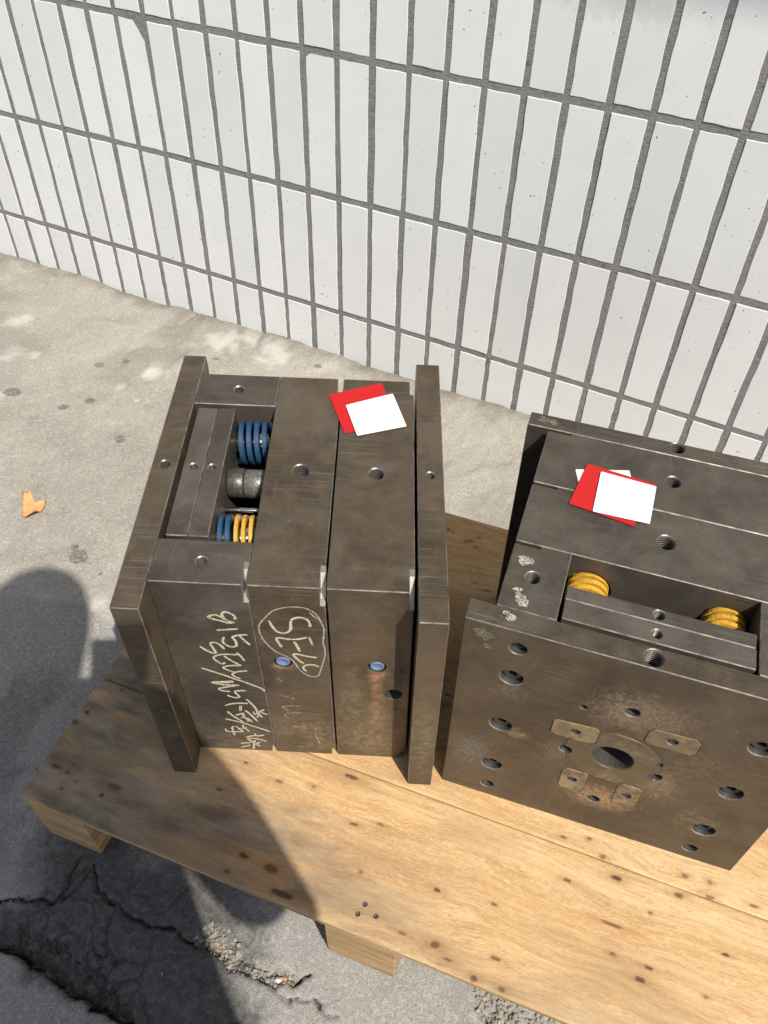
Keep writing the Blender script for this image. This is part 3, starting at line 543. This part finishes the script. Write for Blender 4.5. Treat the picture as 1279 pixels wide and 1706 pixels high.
# ------------------------------------------------------------------ mould building
def thread_obj(parent, org, axis, r, depth, shear=0):
    """ringed thread inside a hole; axis points INTO the metal"""
    pitch = max(.0020, r*.34); n = max(4, int(min(depth, r*4)/pitch)); prof = []
    for i in range(n): prof += [(r*.985, .0012+i*pitch), (r*.985, .0012+(i+.30)*pitch), (r*.89, .0012+(i+.42)*pitch), (r*.89, .0012+(i+.70)*pitch)]
    prof.append((r*.985, .0012+n*pitch))
    bm = bmesh.new(); add_lathe(bm, org, axis, prof, 22)
    for v in bm.verts: v.co.x += shear*v.co.y
    fix(bm)
    for f in bm.faces: f.normal_flip()
    return bm_obj('threaded_hole', bm, [M_THREAD], parent, False)
def hole_cut(cb, org, axis, r, depth, cham=.0010):
    a = Vector(axis).normalized(); o = Vector(org)
    add_lathe(cb, o, a, [(r+cham+.002, -.002), (r+cham, 0.0), (r, cham), (r, depth)] if False else [(r+cham, -.004), (r+cham, 0.00002), (r, cham), (r, depth)], 24, [2,1,2], True, True)
def tri_prism(cb, p0, p1, p2, ax, length):
    ax = Vector(ax)*length; p0,p1,p2 = Vector(p0),Vector(p1),Vector(p2); mid = lambda t,k: p1.lerp(p2,t)+(p1.lerp(p2,t)-p0)*k
    P = [p0, p1, mid(.25,.22), mid(.75,.22), p2]; n = 5; off = ax*-.1
    A = [cb.verts.new(p+off) for p in P]; B = [cb.verts.new(p+ax) for p in P]
    fs = [cb.faces.new(A[::-1]), cb.faces.new(B)] + [cb.faces.new((A[i],A[(i+1)%n],B[(i+1)%n],B[i])) for i in range(n)]
    for f in fs: f.material_index = 3
def plate(name, parent, lo, hi, mat, holes=(), notches=(), bev=.0009, shear=0, extra=None):
    """holes: (org, axis, r, depth, kind)"""
    mats = [mat, M_EDGE, M_HOLE, M_BARE]
    bm = bmesh.new(); add_box(bm, lo, hi, 0, bev, 1); fix(bm)
    o = bm_obj(name, bm, mats, parent)
    if holes or notches or extra:
        cb = bmesh.new()
        for h in holes: hole_cut(cb, h[0], h[1], h[2], h[3], h[5] if len(h) > 5 else .0010)
        for q in notches: tri_prism(cb, *q)
        if extra: extra(cb)
        boolean(o, cb, mats)
    if shear:
        for v in o.data.vertices: v.co.x += shear*v.co.y
    for h in holes:
        if h[4] == 'thread': thread_obj(o, h[0], h[1], h[2], h[3], shear)
    return o
def spring(name, parent, org, axis, R0, length, turns, mat, wr=.007, duty=.62, phase=0, shear=0):
    a,u,v = frame(axis); org = Vector(org); n = int(turns*28); pitch = length/turns; bw = pitch*duty; bm = bmesh.new(); prev=None
    for i in range(n+1):
        th = phase+2*math.pi*i/28; h = length*i/n; d = u*math.cos(th)+v*math.sin(th)
        hb = bw/2
        sec = [org+a*(h+k*hb)+d*rr for k,rr in ((-.9,R0),(.9,R0),(1,R0-.0004),(1,R0-wr),(-1,R0-wr),(-1,R0-.0004))]
        vs = [bm.verts.new(q) for q in sec]
        if prev:
            for k in range(6): bm.faces.new((prev[k],prev[(k+1)%6],vs[(k+1)%6],vs[k]))
        else: bm.faces.new(vs[::-1])
        prev = vs
    bm.faces.new(prev); fix(bm)
    for q in bm.verts: q.co.x += shear*q.co.y
    return bm_obj(name, bm, [mat], parent)
def rod(name, parent, org, axis, r, length, mat, shear=0, cham=.0006):
    bm = bmesh.new(); add_lathe(bm, org, axis, [(r-cham,0),(r,cham),(r,length-cham),(r-cham,length)], 24, None, True, True); fix(bm)
    for q in bm.verts: q.co.x += shear*q.co.y
    o = bm_obj(name, bm, [mat], parent, True)
    return o
def ribbon(bm, pts, to3, w, mi=0, seed=0):
    """chalk stroke: rounded flat band along a smoothed polyline; to3(a,b) lifts to 3D"""
    P = [Vector((a,b)) for a,b in pts]; Q = []
    for i in range(len(P)-1):
        p0 = P[max(i-1,0)]; p1=P[i]; p2=P[i+1]; p3=P[min(i+2,len(P)-1)]; ns = max(2, int((p2-p1).length/.0025))
        for k in range(ns):
            t=k/ns; Q.append(.5*((2*p1)+(p2-p0)*t+(2*p0-5*p1+4*p2-p3)*t*t+(3*p1-p0-3*p2+p3)*t**3))
    Q.append(P[-1]); rng = random.Random(seed); prev=None
    for i,q in enumerate(Q):
        d = (Q[min(i+1,len(Q)-1)]-Q[max(i-1,0)]); d = d.normalized() if d.length > 1e-9 else Vector((1,0)); nrm = Vector((-d.y,d.x))
        ww = w*(.75+.4*rng.random())*(0.65 if i in (0,len(Q)-1) else 1)
        a = bm.verts.new(to3(*(q+nrm*ww/2))); b = bm.verts.new(to3(*(q-nrm*ww/2)))
        if prev: bm.faces.new((prev[0],prev[1],b,a)).material_index = mi
        prev=(a,b)

# ================= left mould (stack axis = x, stands on its side)
SH = -.0319; H = .34780
U = [0, .0285, .1255, (.2022), (.2044), .2904, .2935, .3226]; V0, V1, V2, V3 = 0, .0343, .3575, .3927
U2b = .1263
lm = thing('injection_mould', 'steel mould with chalk writing and blue and yellow springs, nearest the pallet corner', 'mould', (.82232, -.97551, .12066+.0003), R(23.5344), 'steel mould bases on the pallet')
up = lambda u,v: (u,v,H); DN = (0,0,-1)
T = lambda u,v,r,d=.03: (up(u,v), DN, r, d, 'thread')
def notch_x(x, y, e=.029):   # on the +x side of a plate, at its front corners (top and bottom)
    return [((x, y-.001, H+.001), (x, y-.001, H-e), (x, y+e, H+.001), (-1,0,0), .0052),
            ((x, y-.001, -.001), (x, y+e*.6, -.001), (x, y-.001, e*.6), (-1,0,0), .0052),
            ((x, V2+.001, H+.001), (x, V2+.001, H-e), (x, V2-e*.9, H+.001), (-1,0,0), .0048)]
mS = steel('tool_steel_spacer', [((.075,.03,.03),(.07,.02,.045),(.17,.125,.075),.5,40)])
mB = steel('tool_steel_core_plate', [((.151,.034,.203),(.017,.012,.013),(.36,.175,.085),.85,45), ((.152,.034,.11),(.020,.02,.085),(.12,.085,.055),.55,45), ((.165,.034,.04),(.05,.02,.075),(.22,.155,.085),.6,60), ((.15,.034,.03),(.03,.02,.035),(.07,.055,.04),.7,150)], brown=.65, tint=(1.08,.96,.80))
mA = steel('tool_steel_cavity_plate', [((.2535,.034,.196),(.013,.012,.018),(.36,.185,.09),.8,45), ((.252,.034,.170),(.008,.012,.035),(.33,.18,.09),.65,60), ((.253,.034,.10),(.014,.01,.075),(.30,.165,.085),.7,50), ((.275,.034,.20),(.012,.02,.11),(.065,.05,.036),.75,55), ((.245,.034,.05),(.05,.02,.08),(.21,.15,.085),.6,60), ((.225,.034,.12),(.02,.02,.12),(.19,.155,.085),.5,30)], brown=.65, tint=(1.08,.96,.80))
mC = steel('tool_steel_clamp', [((.308,0,.10),(.02,.02,.12),(.20,.155,.08),.6,35)], brown=.6, tint=(1.08,.97,.80))
cl = plate('clamp_plate', lm, (U[0],V0,0), (U[1]-.0003,V3,H), mC, [T(.0147,.196,.0060,.02)], shear=SH)
clr = plate('clamp_plate', lm, (U[6],V0,0), (U[7],V3,H), mC, [T(.0308*10,.196,.0049,.02)], shear=SH)
sp1 = plate('spacer_block', lm, (U[1],V1,0), (U2b-.0004,.0892,H), mS, [T(.0780,.0618,.0057)], notch_x(U2b-.0004,V1), shear=SH)
sp2 = plate('spacer_block', lm, (U[1],.3010,0), (U2b-.0004,V2,H), M_STEEL, [T(.0784,.3295,.0060)], shear=SH)
FR = lambda u,z: (u, V1, z); IN = (0,1,0)
bp = plate('core_plate', lm, (U2b,V1,0), (U[3],V2,H), mB, [T(.1656,.195,.0092), (FR(.1510,.2118),IN,.0104,.02,'none',.0004)], notch_x(U[3],V1), shear=SH)
ap = plate('cavity_plate', lm, (U[4],V1,0), (U[5],V2,H), mA, [T(.2488,.195,.0084), (FR(.2539,.2115),IN,.0104,.02,'none',.0004), (FR(.2728,.1555),IN,.0104,.011,'none',.0002)], notch_x(U[5],V1), shear=SH)
for pl_, u, z, in ((bp,.1510,.2114),(ap,.2539,.2111)):
    bm = bmesh.new(); add_lathe(bm, (u,V1+.006,z), (0,-1,0), [(.0080,-.008),(.0080,.0045),(.0072,.0054),(.0058,.0054),(.0052,.0040),(0,.0040)], 24); fix(bm)
    for q in bm.verts: q.co.x += SH*q.co.y
    bm_obj('pipe_plug', bm, [M_PLUG], pl_, True)
# ejector plates, springs, pillar, pins in the open box
e1 = plate('ejector_plate', lm, (.0345,.0950,.004), (.0575,.2955,H-.0015), M_STEEL2, [((.0463,.196,H-.0015),DN,.0046,.02,'thread')], shear=SH)
e2 = plate('ejector_plate', lm, (.0579,.0950,.004), (.0788,.2962,H-.0015), M_STEEL2, [((.0670,.196,H-.0015),DN,.0043,.02,'thread')], shear=SH)
zc = H-.037; AX = (1,0,0)
tag(spring('spring', lm, (.0815,.2755,zc), AX, .0262, .042, 4.6, M_BLUE, .0075, .60, 1.0, SH), 'blue coil spring')
tag(spring('spring', lm, (.0800,.124,zc), AX, .0262, .0150, 1.9, M_BLUE, .0075, .62, .5, SH), 'short blue coil spring')
tag(spring('spring', lm, (.0968,.124,zc), AX, .0262, .0280, 3.6, M_YELL, .0075, .52, .2, SH), 'yellow coil spring')
for vz in ((.2755,zc),(.124,zc)): rod('return_pin', lm, (.079,vz[0],vz[1]), AX, .0125, .047, M_CHROME, SH)
rod('support_pillar', lm, (.0795,.2075,zc), AX, .0172, .0185, M_PILLAR, SH, .001); rod('support_pillar', lm, (.0985,.2072,zc-.0005), AX, .0168, .0275, M_PILLAR2, SH, .0015)
for vv, zz_, rr in ((.170,H-.042,.0032),(.1605,H-.045,.0032),(.1525,H-.040,.0022)): rod('ejector_pin', lm, (.079,vv,zz_), AX, rr, .047, M_CHROME, SH)
for vv, zz_ in ((.1755,.12),(.215,.10),(.27,.15),(.12,.13)): rod('support_pillar', lm, (.079,vv,zz_), AX, .013, .047, M_PILLAR, SH)
# chalk
f3 = lambda a,b: Vector((a+SH*(V1-.0003), V1-.0004, b))
def chalk(parent, groups):
    bm = bmesh.new(); k=0
    for strokes, w, mi in groups:
        for st in strokes: ribbon(bm, st, f3, w, mi, k); k+=1
    return bm_obj('chalk_writing', bm, [M_CHALK, M_CHALK2, M_CHALK3], parent)
chalk(sp1, [(D['chalk1'], .0029, 0)]); chalk(bp, [(D['chalk2o'], .0019, 1), (D['chalk2'], .0030, 0), (D['chalk3'], .0022, 2)])

# ================= right mould (stack axis = y, clamp plate faces the camera)
HR = .34923; W4 = .3483
rm = thing('injection_mould', 'steel mould with round locating ring and yellow springs, at the right of the pallet', 'mould', (1.12739, -.83385, .12066+.0003), R(8.0007), 'steel mould bases on the pallet')
TT = [0, .0240, .1097, .1986, .2892, .3123]; SA, SB, SC, SD_ = .0251, .0829, .2652, .3232
TR = lambda s,t,r,d=.03: ((s,t,HR), DN, r, d, 'thread')
RP = (.40,.24,.12)
mF = steel('tool_steel_front_clamp', [((.1748,0,.268),(.046,.02,.042),(.25,.18,.12),.8,140), ((.1748,0,.268),(.017,.02,.016),(.20,.13,.075),.9,40), ((.205,0,.270),(.040,.02,.034),(.19,.135,.09),.75,170), ((.180,0,.080),(.052,.02,.034),(.33,.21,.105),.9,120), ((.228,0,.150),(.030,.02,.046),(.24,.17,.095),.8,140), ((.118,0,.150),(.022,.02,.040),(.17,.13,.09),.7,140), ((.25,0,.20),(.05,.02,.05),(.14,.10,.06),.6,60), ((.075,0,.165),(.016,.02,.012),(.26,.19,.105),.7,60), ((.285,0,.09),(.035,.02,.05),(.19,.14,.08),.55,50), ((.03,0,.10),(.03,.02,.05),(.20,.18,.155),.55,160), ((.055,0,.245),(.03,.02,.02),(.17,.135,.085),.5,45)], tint=(.86,.80,.70), brown=.45)
FZ = (0,1,0); FO = lambda s,z: (s,0,z)
holesF = []
BIG = [(.055,.2696,.0120),(.055,.1741,.0122),(.055,.0800,.0118),(.2945,.2696,.0120),(.2955,.1741,.0124),(.2960,.0786,.0122)]
SML = [(.055,.3214,.0088),(.055,.0276,.0082),(.2955,.0258,.0085),(.1747,.2695,.0072),(.1274,.1641,.0068),(.2230,.1618,.0068),(.1749,.0723,.0070)]
TINY = [(.1299,.2541,.0040),(.2207,.1883,.0036)]
for s,z,r in BIG: holesF.append((FO(s,z),FZ,r,.0125,'none',.0012))
for s,z,r in SML: holesF.append((FO(s,z),FZ,r,.012,'none',.0009))
for s,z,r in TINY: holesF.append((FO(s,z),FZ,r,.010,'none',.0005))
holesF.append((FO(.1750,.1735),FZ,.0216,.030,'none',.0006)); holesF.append(TR(.1745,.0120,.0092,.02))
PADS = [[(.1062,.192),(.1062,.2155),(.1090,.2185),(.1490,.2225),(.1540,.2175),(.1535,.1945),(.1480,.1895),(.1100,.1885)],
        [(.1955,.2265),(.1960,.2455),(.2005,.2520),(.2395,.2545),(.2455,.2475),(.2455,.2290),(.2410,.2235),(.1990,.2235)],
        [(.1318,.0845),(.1318,.1190),(.1355,.1245),(.1565,.1250),(.1600,.1215),(.1600,.0850),(.1565,.0790),(.1350,.0785)],
        [(.1922,.0845),(.1925,.1215),(.1960,.1265),(.2135,.1270),(.2190,.1215),(.2190,.0850),(.2150,.0780),(.1960,.0775)]]
def poly_prism(b, pts, y0, y1, grow=0, mi=0, bev=0):
    c = Vector((sum(p[0] for p in pts)/len(pts), sum(p[1] for p in pts)/len(pts))); q=[]
    for p in pts:
        d = Vector(p)-c; q.append(c+d*(1+grow/d.length))
    A=[b.verts.new((p.x,y0,p.y)) for p in q]; B=[b.verts.new((p.x,y1,p.y)) for p in q]; n=len(q)
    f0=b.faces.new(A); fs=[f0,b.faces.new(B[::-1])]+[b.faces.new((A[i],B[i],B[(i+1)%n],A[(i+1)%n])) for i in range(n)]
    for f in fs: f.material_index=mi
    if bev: bmesh.ops.bevel(b, geom=list(f0.edges), offset=bev, segments=1, affect='EDGES')
def pockets(cb, y0=-.004, y1=.004):
    for pd in PADS: poly_prism(cb, pd, y0, y1, .0007, 2)
def ring_pocket(cb):
    add_lathe(cb, (.1750,0,.1735), (0,1,0), [(.0502,-.004),(.0502,.0035)], 64, [2], True, True)
mats4=[mF, M_EDGE, M_HOLE, M_BARE]
fc = plate('clamp_plate', rm, (0,0,0), (W4,TT[1]-.0003,HR), mF, holesF)
cb = bmesh.new(); ring_pocket(cb); boolean(fc, cb, mats4); cb = bmesh.new(); pockets(cb); boolean(fc, cb, mats4)
mR = steel('locating_ring_steel', [((.19,-.0005,.20),(.04,.02,.03),(.21,.16,.09),.5,40),((.175,0,.13),(.03,.02,.02),(.26,.18,.09),.6,60)], tint=(1.10,1.05,.85), brown=.55)
bm = bmesh.new(); add_lathe(bm, (.1750,0,.1735), (0,1,0), [(.0222,-.0002),(.0216,.0006),(.0216,.0034),(.0499,.0034),(.0499,.0001),(.0495,-.0005),(.0230,-.0005)], 72, None, closed=True); fix(bm)
rg = bm_obj('locating_ring', bm, [mR, M_EDGE, M_HOLE, M_BARE], rm)
cb = bmesh.new(); pockets(cb, -.004, .006)
for s,z,r in SML+TINY: add_lathe(cb, (s,-.004,z), (0,1,0), [(r+.0004,0),(r+.0004,.012)], 24, [2], True, True)
boolean(rg, cb, [mR, M_EDGE, M_HOLE, M_BARE])
mP = steel('rusty_wear_pad', [((.15,0,.1),(.2,.05,.3),(.27,.195,.105),.75,25)], tint=(2.0,1.75,1.3), brown=.6)
for pd,(hs,hz,hr) in zip(PADS, ((.1306,.2050,.0050),(.2205,.2390,.0054),(.1450,.1030,.0052),(.2055,.1030,.0052))):
    bm = bmesh.new(); poly_prism(bm, pd, -.0006, .0038, 0, 0, .0007); fix(bm); o = bm_obj('wear_pad', bm, [mP, M_EDGE, M_HOLE, M_BARE], rm)
    cb = bmesh.new(); hole_cut(cb, (hs,-.0006,hz), FZ, hr, .0036, .0007); boolean(o, cb, [mP, M_EDGE, M_HOLE, M_BARE])
    bm = bmesh.new(); add_lathe(bm, (hs,.0034,hz), (0,-1,0), [(hr*.96,0),(hr*.96,.0010),(hr*.55,.0022),(hr*.45,.0012),(0,.0012)], 16); fix(bm); bm_obj('screw', bm, [M_SCREW], o, True)
def cap_screw(s, z, r, depth):
    bm = bmesh.new(); k=r*.84
    add_lathe(bm, (s,.0122,z), (0,-1,0), [(k,0),(k,depth-.0008),(k-.0009,depth)], 24)
    a = 6; top=[bm.verts.new((s+k*.52*math.cos(i*math.pi/3),.0122-depth,z+k*.52*math.sin(i*math.pi/3))) for i in range(6)]; bot=[bm.verts.new((v.co.x,.0122-depth+.005,v.co.z)) for v in top]
    for i in range(6): bm.faces.new((top[i],top[(i+1)%6],bot[(i+1)%6],bot[i]))
    bm.faces.new(bot)
    edge=[v for v in bm.verts if abs(v.co.y-(.0122-depth))<1e-6 and v not in top]
    edge.sort(key=lambda v: math.atan2(v.co.z-z,v.co.x-s)); tops=sorted(top,key=lambda v: math.atan2(v.co.z-z,v.co.x-s)); m=len(edge)
    for i in range(m):
        j=(i+1)%m; ti=int(round(i/4.0))%6; tj=int(round(j/4.0))%6 if j else 0
        vs=[edge[i],edge[j],tops[tj]] + ([tops[ti]] if ti!=tj else [])
        try: bm.faces.new(vs)
        except ValueError: pass
    fix(bm); bm_obj('cap_screw', bm, [M_SCREW], fc)
for s,z,r in BIG: cap_screw(s,z,r,.0066)
for s,z,r in SML: cap_screw(s,z,r,.0058)
def notch_y(xl, xr, y, e=.027):  # on the back (+y) side of a plate, left and right top corners
    return [((xl-.001,y,HR+.001),(xl+e,y,HR+.001),(xl-.001,y,HR-e),(0,-1,0),.0046), ((xr+.001,y,HR+.001),(xr+.001,y,HR-e),(xr-e,y,HR+.001),(0,-1,0),.0046)]
plate('spacer_block', rm, (SA,TT[1],0), (SB,TT[2]-.0003,HR), M_STEEL, [TR(.0517,.0672,.0074)], notch_y(SA,9,TT[2]-.0003)[:1])
plate('spacer_block', rm, (SC,TT[1],0), (SD_,TT[2]-.0003,HR), M_STEEL, [TR(.2966,.0672,.0074)], notch_y(-9,SD_,TT[2]-.0003)[1:])
rb = plate('core_plate', rm, (SA,TT[2],0), (SD_,TT[3]-.0004,HR), M_STEEL, [TR(.1715,.1560,.0095)]+[((sx,TT[2],HR-.045),(0,1,0),.0235,.03,'none',.0005) for sx in (.1070,.2430)], notch_y(SA,SD_,TT[3]-.0004))
plate('cavity_plate', rm, (SA,TT[3],0), (SD_,TT[4]-.0004,HR), M_STEEL, [TR(.1703,.2470,.0084)], notch_y(SA,SD_,TT[4]-.0004))
plate('clamp_plate', rm, (0,TT[4],0), (W4,TT[5],HR), M_STEEL, [TR(.1700,.3040,.0085,.02)])
plate('ejector_plate', rm, (.0865,.0295,.004), (.2632,.0529,HR-.0015), M_STEEL2, [((.1747,.0406,HR-.0015),DN,.0050,.02,'thread')])
plate('ejector_plate', rm, (.0858,.0533,.004), (.2627,.0698,HR-.0015), M_STEEL2, [((.1743,.0630,HR-.0015),DN,.0056,.02,'thread')])
for sx in (.1070,.2430):
    tag(spring('spring', rm, (sx,.0712,HR-.045), (0,1,0), .0212, .0600, 7.2, M_YELL, .006, .58, .6), None)
    rod('return_pin', rm, (sx,.070,HR-.045), (0,1,0), .0105, .055, M_CHROME)
for sx, zz_ in ((.12,.15),(.23,.15),(.175,.10)): rod('support_pillar', rm, (sx,.0700,zz_), (0,1,0), .014, .0395, M_PILLAR)
# paint dabs
def dab(name, parent, c, r, to3, mat, seed):
    rng=random.Random(seed); bm=bmesh.new(); n=14; ctr=bm.verts.new(to3(*c)); ring=[]
    for i in range(n):
        k=r*rng.uniform(.55,1.15); ring.append(bm.verts.new(to3(c[0]+k*math.cos(2*math.pi*i/n)*1.2, c[1]+k*math.sin(2*math.pi*i/n))))
    for i in range(n): bm.faces.new((ctr,ring[i],ring[(i+1)%n]))
    fix(bm); return bm_obj(name, bm, [mat], parent)
tp = lambda a,b: Vector((a,b,HR+.0003)); ft = lambda a,b: Vector((a,-.0003,b))
parts = {c.name: c for c in rm.children}
spc = [c for c in rm.children if c.name.startswith('spacer_block')][0]; bck = [c for c in rm.children if c.name.startswith('clamp_plate')][1]
for i,(a,b,r) in enumerate(D['spotsR']): dab('paint_dab', spc if b > TT[1] else fc, (a,b), r*.9, tp, M_WPAINT, i)
dab('paint_dab', bck, (.0165,.3015), .0062, tp, M_GPAINT, 40); dab('paint_dab', bck, (.0285,.3010), .0050, tp, chalk_mat('brown_paint_dab',(.33,.22,.14),.5), 41)
dab('paint_dab', fc, (.0215,.3300), .0105, ft, M_GPAINT, 42); dab('paint_dab', fc, (.0260,.3130), .0045, ft, M_GPAINT, 43)

# ------------------------------------------------------------------ cards lying on the moulds
def card(name, quad, z, mat, parent_xf, label, lift=0, rc=.0013):
    P=[Vector(q) for q in quad]; pts=[]
    for i in range(4):
        p=P[i]; a=(P[i-1]-p).normalized()*rc; b=(P[(i+1)%4]-p).normalized()*rc
        for t in (0,.35,.7,1): pts.append((p+a)*(1-t)**2+2*t*(1-t)*p+(p+b)*t*t)
    c = sum(pts, Vector((0,0)))/len(pts); bm=bmesh.new(); g=bmesh.ops.create_grid(bm,x_segments=1,y_segments=1,size=.001); bmesh.ops.delete(bm,geom=g['verts'])
    ht=lambda q: lift*((q-c).length/.05)**2
    top=[bm.verts.new((q.x-c.x,q.y-c.y,.00045+ht(q))) for q in pts]; bot=[bm.verts.new((q.x-c.x,q.y-c.y,ht(q))) for q in pts]; n=len(pts)
    ct=bm.verts.new((0,0,.00045)); cb_=bm.verts.new((0,0,0))
    for i in range(n):
        j=(i+1)%n; bm.faces.new((top[i],top[j],ct)); bm.faces.new((bot[j],bot[i],cb_)); bm.faces.new((top[i],bot[i],bot[j],top[j]))
    fix(bm); m=Matrix.Translation(parent_xf[0])@Matrix.Rotation(parent_xf[1],4,'Z'); sh=parent_xf[2]
    for v in bm.verts: v.co.x += sh*v.co.y
    o=bm_obj(name,bm,[mat]); o.location=m@Vector((c.x+sh*c.y,c.y,z)); o.rotation_euler=(0,0,parent_xf[1])
    return tag(o,label,'card')
XL=(Vector((.82232,-.97551,.12096)),R(23.5344),SH); XR=(Vector((1.12739,-.83385,.12096)),R(8.0007),0)
card('red_card', D['cardsL'][0], H+.0003, M_RED, XL, 'red card under the white card on the chalk-marked mould', .0007)
card('white_card', D['cardsL'][1], H+.0015, M_WHITE, XL, 'white blank card on the red card on the chalk-marked mould', .0012)
card('pale_card', D['cardsR'][0], HR+.0003, M_PALE, XR, 'pale greyish card half hidden beneath a red card on the right mould', .0003)
card('red_card', D['cardsR'][1], HR+.0012, M_RED, XR, 'red card between the white and pale cards on the right mould', .0004)
card('white_card', D['cardsR'][2], HR+.0024, M_WHITE, XR, 'white blank card topmost of the three cards on the right mould', .0014)

# ------------------------------------------------------------------ dry leaf
bm=bmesh.new(); LO=[Vector(q) for q in D['leafo']]; c=sum(LO,Vector((0,0)))/len(LO); rings=[]
for k,f in enumerate((1,.72,.4)):
    rr=[]
    for i,q in enumerate(LO):
        p=c+(q-c)*f; d=(q-c).length*f; fold=abs((p-c).dot(Vector((.75,-.66))))
        rr.append(bm.verts.new((p.x-c.x,p.y-c.y,.003+.42*fold*f+.006*math.sin(i*2.3)*f)))
    rings.append(rr)
ct=bm.verts.new((0,0,.0025)); n=len(LO)
for A,B in zip(rings,rings[1:]):
    for i in range(n): bm.faces.new((A[i],A[(i+1)%n],B[(i+1)%n],B[i]))
for i in range(n): bm.faces.new((rings[-1][i],rings[-1][(i+1)%n],ct))
bmesh.ops.recalc_face_normals(bm,faces=bm.faces); geo=bmesh.ops.extrude_face_region(bm,geom=list(bm.faces))
bmesh.ops.translate(bm,verts=[v for v in geo['geom'] if isinstance(v,bmesh.types.BMVert)],vec=(0,0,.0005)); fix(bm)
lf=bm_obj('dry_leaf',bm,[M_LEAF],None,True,loc=(c.x,c.y,gz(c.x,c.y)+.0005)); tag(lf,'curled dry orange brown leaf lying on the bare concrete','leaf')

# ------------------------------------------------------------------ the photographer (outside the frame, casts the shadow in the picture)
per = thing('person', 'person standing behind the camera in dark clothes holding a phone in both hands', 'person', (CAM.x, CAM.y, 0), YAW)
def skin_body(name, verts, edges, mats, pick, parent, levels=1):
    m = bpy.data.meshes.new(name); m.from_pydata([v[0] for v in verts], edges, []); o = link(name, m, parent)
    md = o.modifiers.new('skin','SKIN'); o.modifiers.new('sub','SUBSURF').levels = levels; md.use_smooth_shade = True
    sv = m.skin_vertices[0].data
    for i,v in enumerate(verts): sv[i].radius = v[1] if hasattr(v[1],'__len__') else (v[1],v[1]); sv[i].use_root = (i==0)
    dg = bpy.context.evaluated_depsgraph_get(); dg.update(); nm = bpy.data.meshes.new_from_object(o.evaluated_get(dg)); o.modifiers.clear(); o.data = nm
    nm.materials.clear()
    for q in mats: nm.materials.append(q)
    for p in nm.polygons: p.material_index = pick(p.center); p.use_smooth = True
    return o
PV = []; PE = []
def pv(co, r, link_to=None):
    PV.append((co, r)); i = len(PV)-1
    if link_to is not None: PE.append((link_to, i))
    return i
pel = pv((-.022,-.33,.90), (.152,.11)); wai = pv((.018,-.325,1.08), (.172,.10), pel); che = pv((-.015,-.30,1.25), (.165,.11), wai); nec = pv((.005,-.265,1.405), .060, che)
hd0 = pv((.015,-.235,1.48), .072, nec); hd1 = pv((.022,-.205,1.57), (.090,.100), hd0); hd2 = pv((.022,-.20,1.655), (.080,.088), hd1)
for sgn in (1,-1):
    hp = pv((-.03+sgn*.10,-.33,.84), .095, pel); kn = pv((-.05+sgn*.12,-.31,.48), .064, hp); an = pv((-.05+sgn*.13,-.35,.09), .045, kn); to = pv((-.05+sgn*.15,-.20,.045), .042, an)
for sgn, sh, el, wr_, pm in ((1, (.175,-.285,1.335), (.232,-.285,1.005), (.085,-.085,1.062), (.058,-.042,1.082)), (-1, (-.22,-.285,1.375), (-.27,-.27,1.02), (-.085,-.085,1.062), (-.058,-.042,1.082))):
    s_ = pv(sh, .068, che); m_ = pv(tuple((a+b)/2 for a,b in zip(sh,el)), .062, s_); e_ = pv(el, .047, m_); f_ = pv(tuple((a*.55+b*.45) for a,b in zip(el,wr_)), .042, e_); w_ = pv(wr_, .028, f_); p_ = pv(pm, (.030,.018), w_)
    for k in range(4):
        b0 = pv((pm[0]-sgn*.006, pm[1]+.004, pm[2]+.026-.017*k), .0095, p_); b1 = pv((pm[0]-sgn*.028, pm[1]+.006-.002*k, pm[2]+.030-.017*k), .0088, b0); pv((pm[0]-sgn*.044, pm[1]-.004, pm[2]+.028-.016*k), .0078, b1)
    t0 = pv((pm[0]-sgn*.002, pm[1]-.024, pm[2]+.012), .0105, p_); pv((pm[0]-sgn*.022, pm[1]-.032, pm[2]+.024), .009, t0)
M_SKIN = plain('skin', (.45,.27,.18), .55, 0, .08, 30); M_SHIRT = plain('dark_shirt', (.045,.05,.065), .85, 0, .2, 60); M_TROU = plain('dark_trousers', (.03,.03,.035), .85, 0, .2, 60); M_HAIR = plain('black_hair', (.015,.013,.012), .6, 0, .3, 120); M_SHOE = plain('dark_shoe', (.03,.028,.027), .6)
def pick(c):
    if c.z > 1.42: return 3 if (c.z > 1.60 or c.y < -.235) else 0
    if c.z < .10: return 4
    if c.z < .93 : return 2
    if c.y > -.17 and c.z < 1.2 and abs(c.x) < .13: return 0
    return 1
skin_body('body', PV, PE, [M_SKIN, M_SHIRT, M_TROU, M_HAIR, M_SHOE], pick, per, 2)
# phone: the camera sits just in front of its lens
ph = thing('phone', 'black phone held in both hands just behind the camera', 'phone', (0,0,0))
ph.matrix_world = cam.matrix_world.copy()
bm = bmesh.new(); add_box(bm, (-.037,-.118,.012), (.037,.040,.020), 0, .003); bm_obj('case', bm, [plain('black_phone', (.02,.02,.022), .3)], ph)
bm = bmesh.new(); add_lathe(bm, (0,0,.0125), (0,0,-1), [(.008,0),(.008,.003),(.006,.003),(.005,.0015),(0,.0015)], 20); fix(bm); bm_obj('lens', bm, [plain('lens_glass', (.01,.01,.015), .1)], ph)
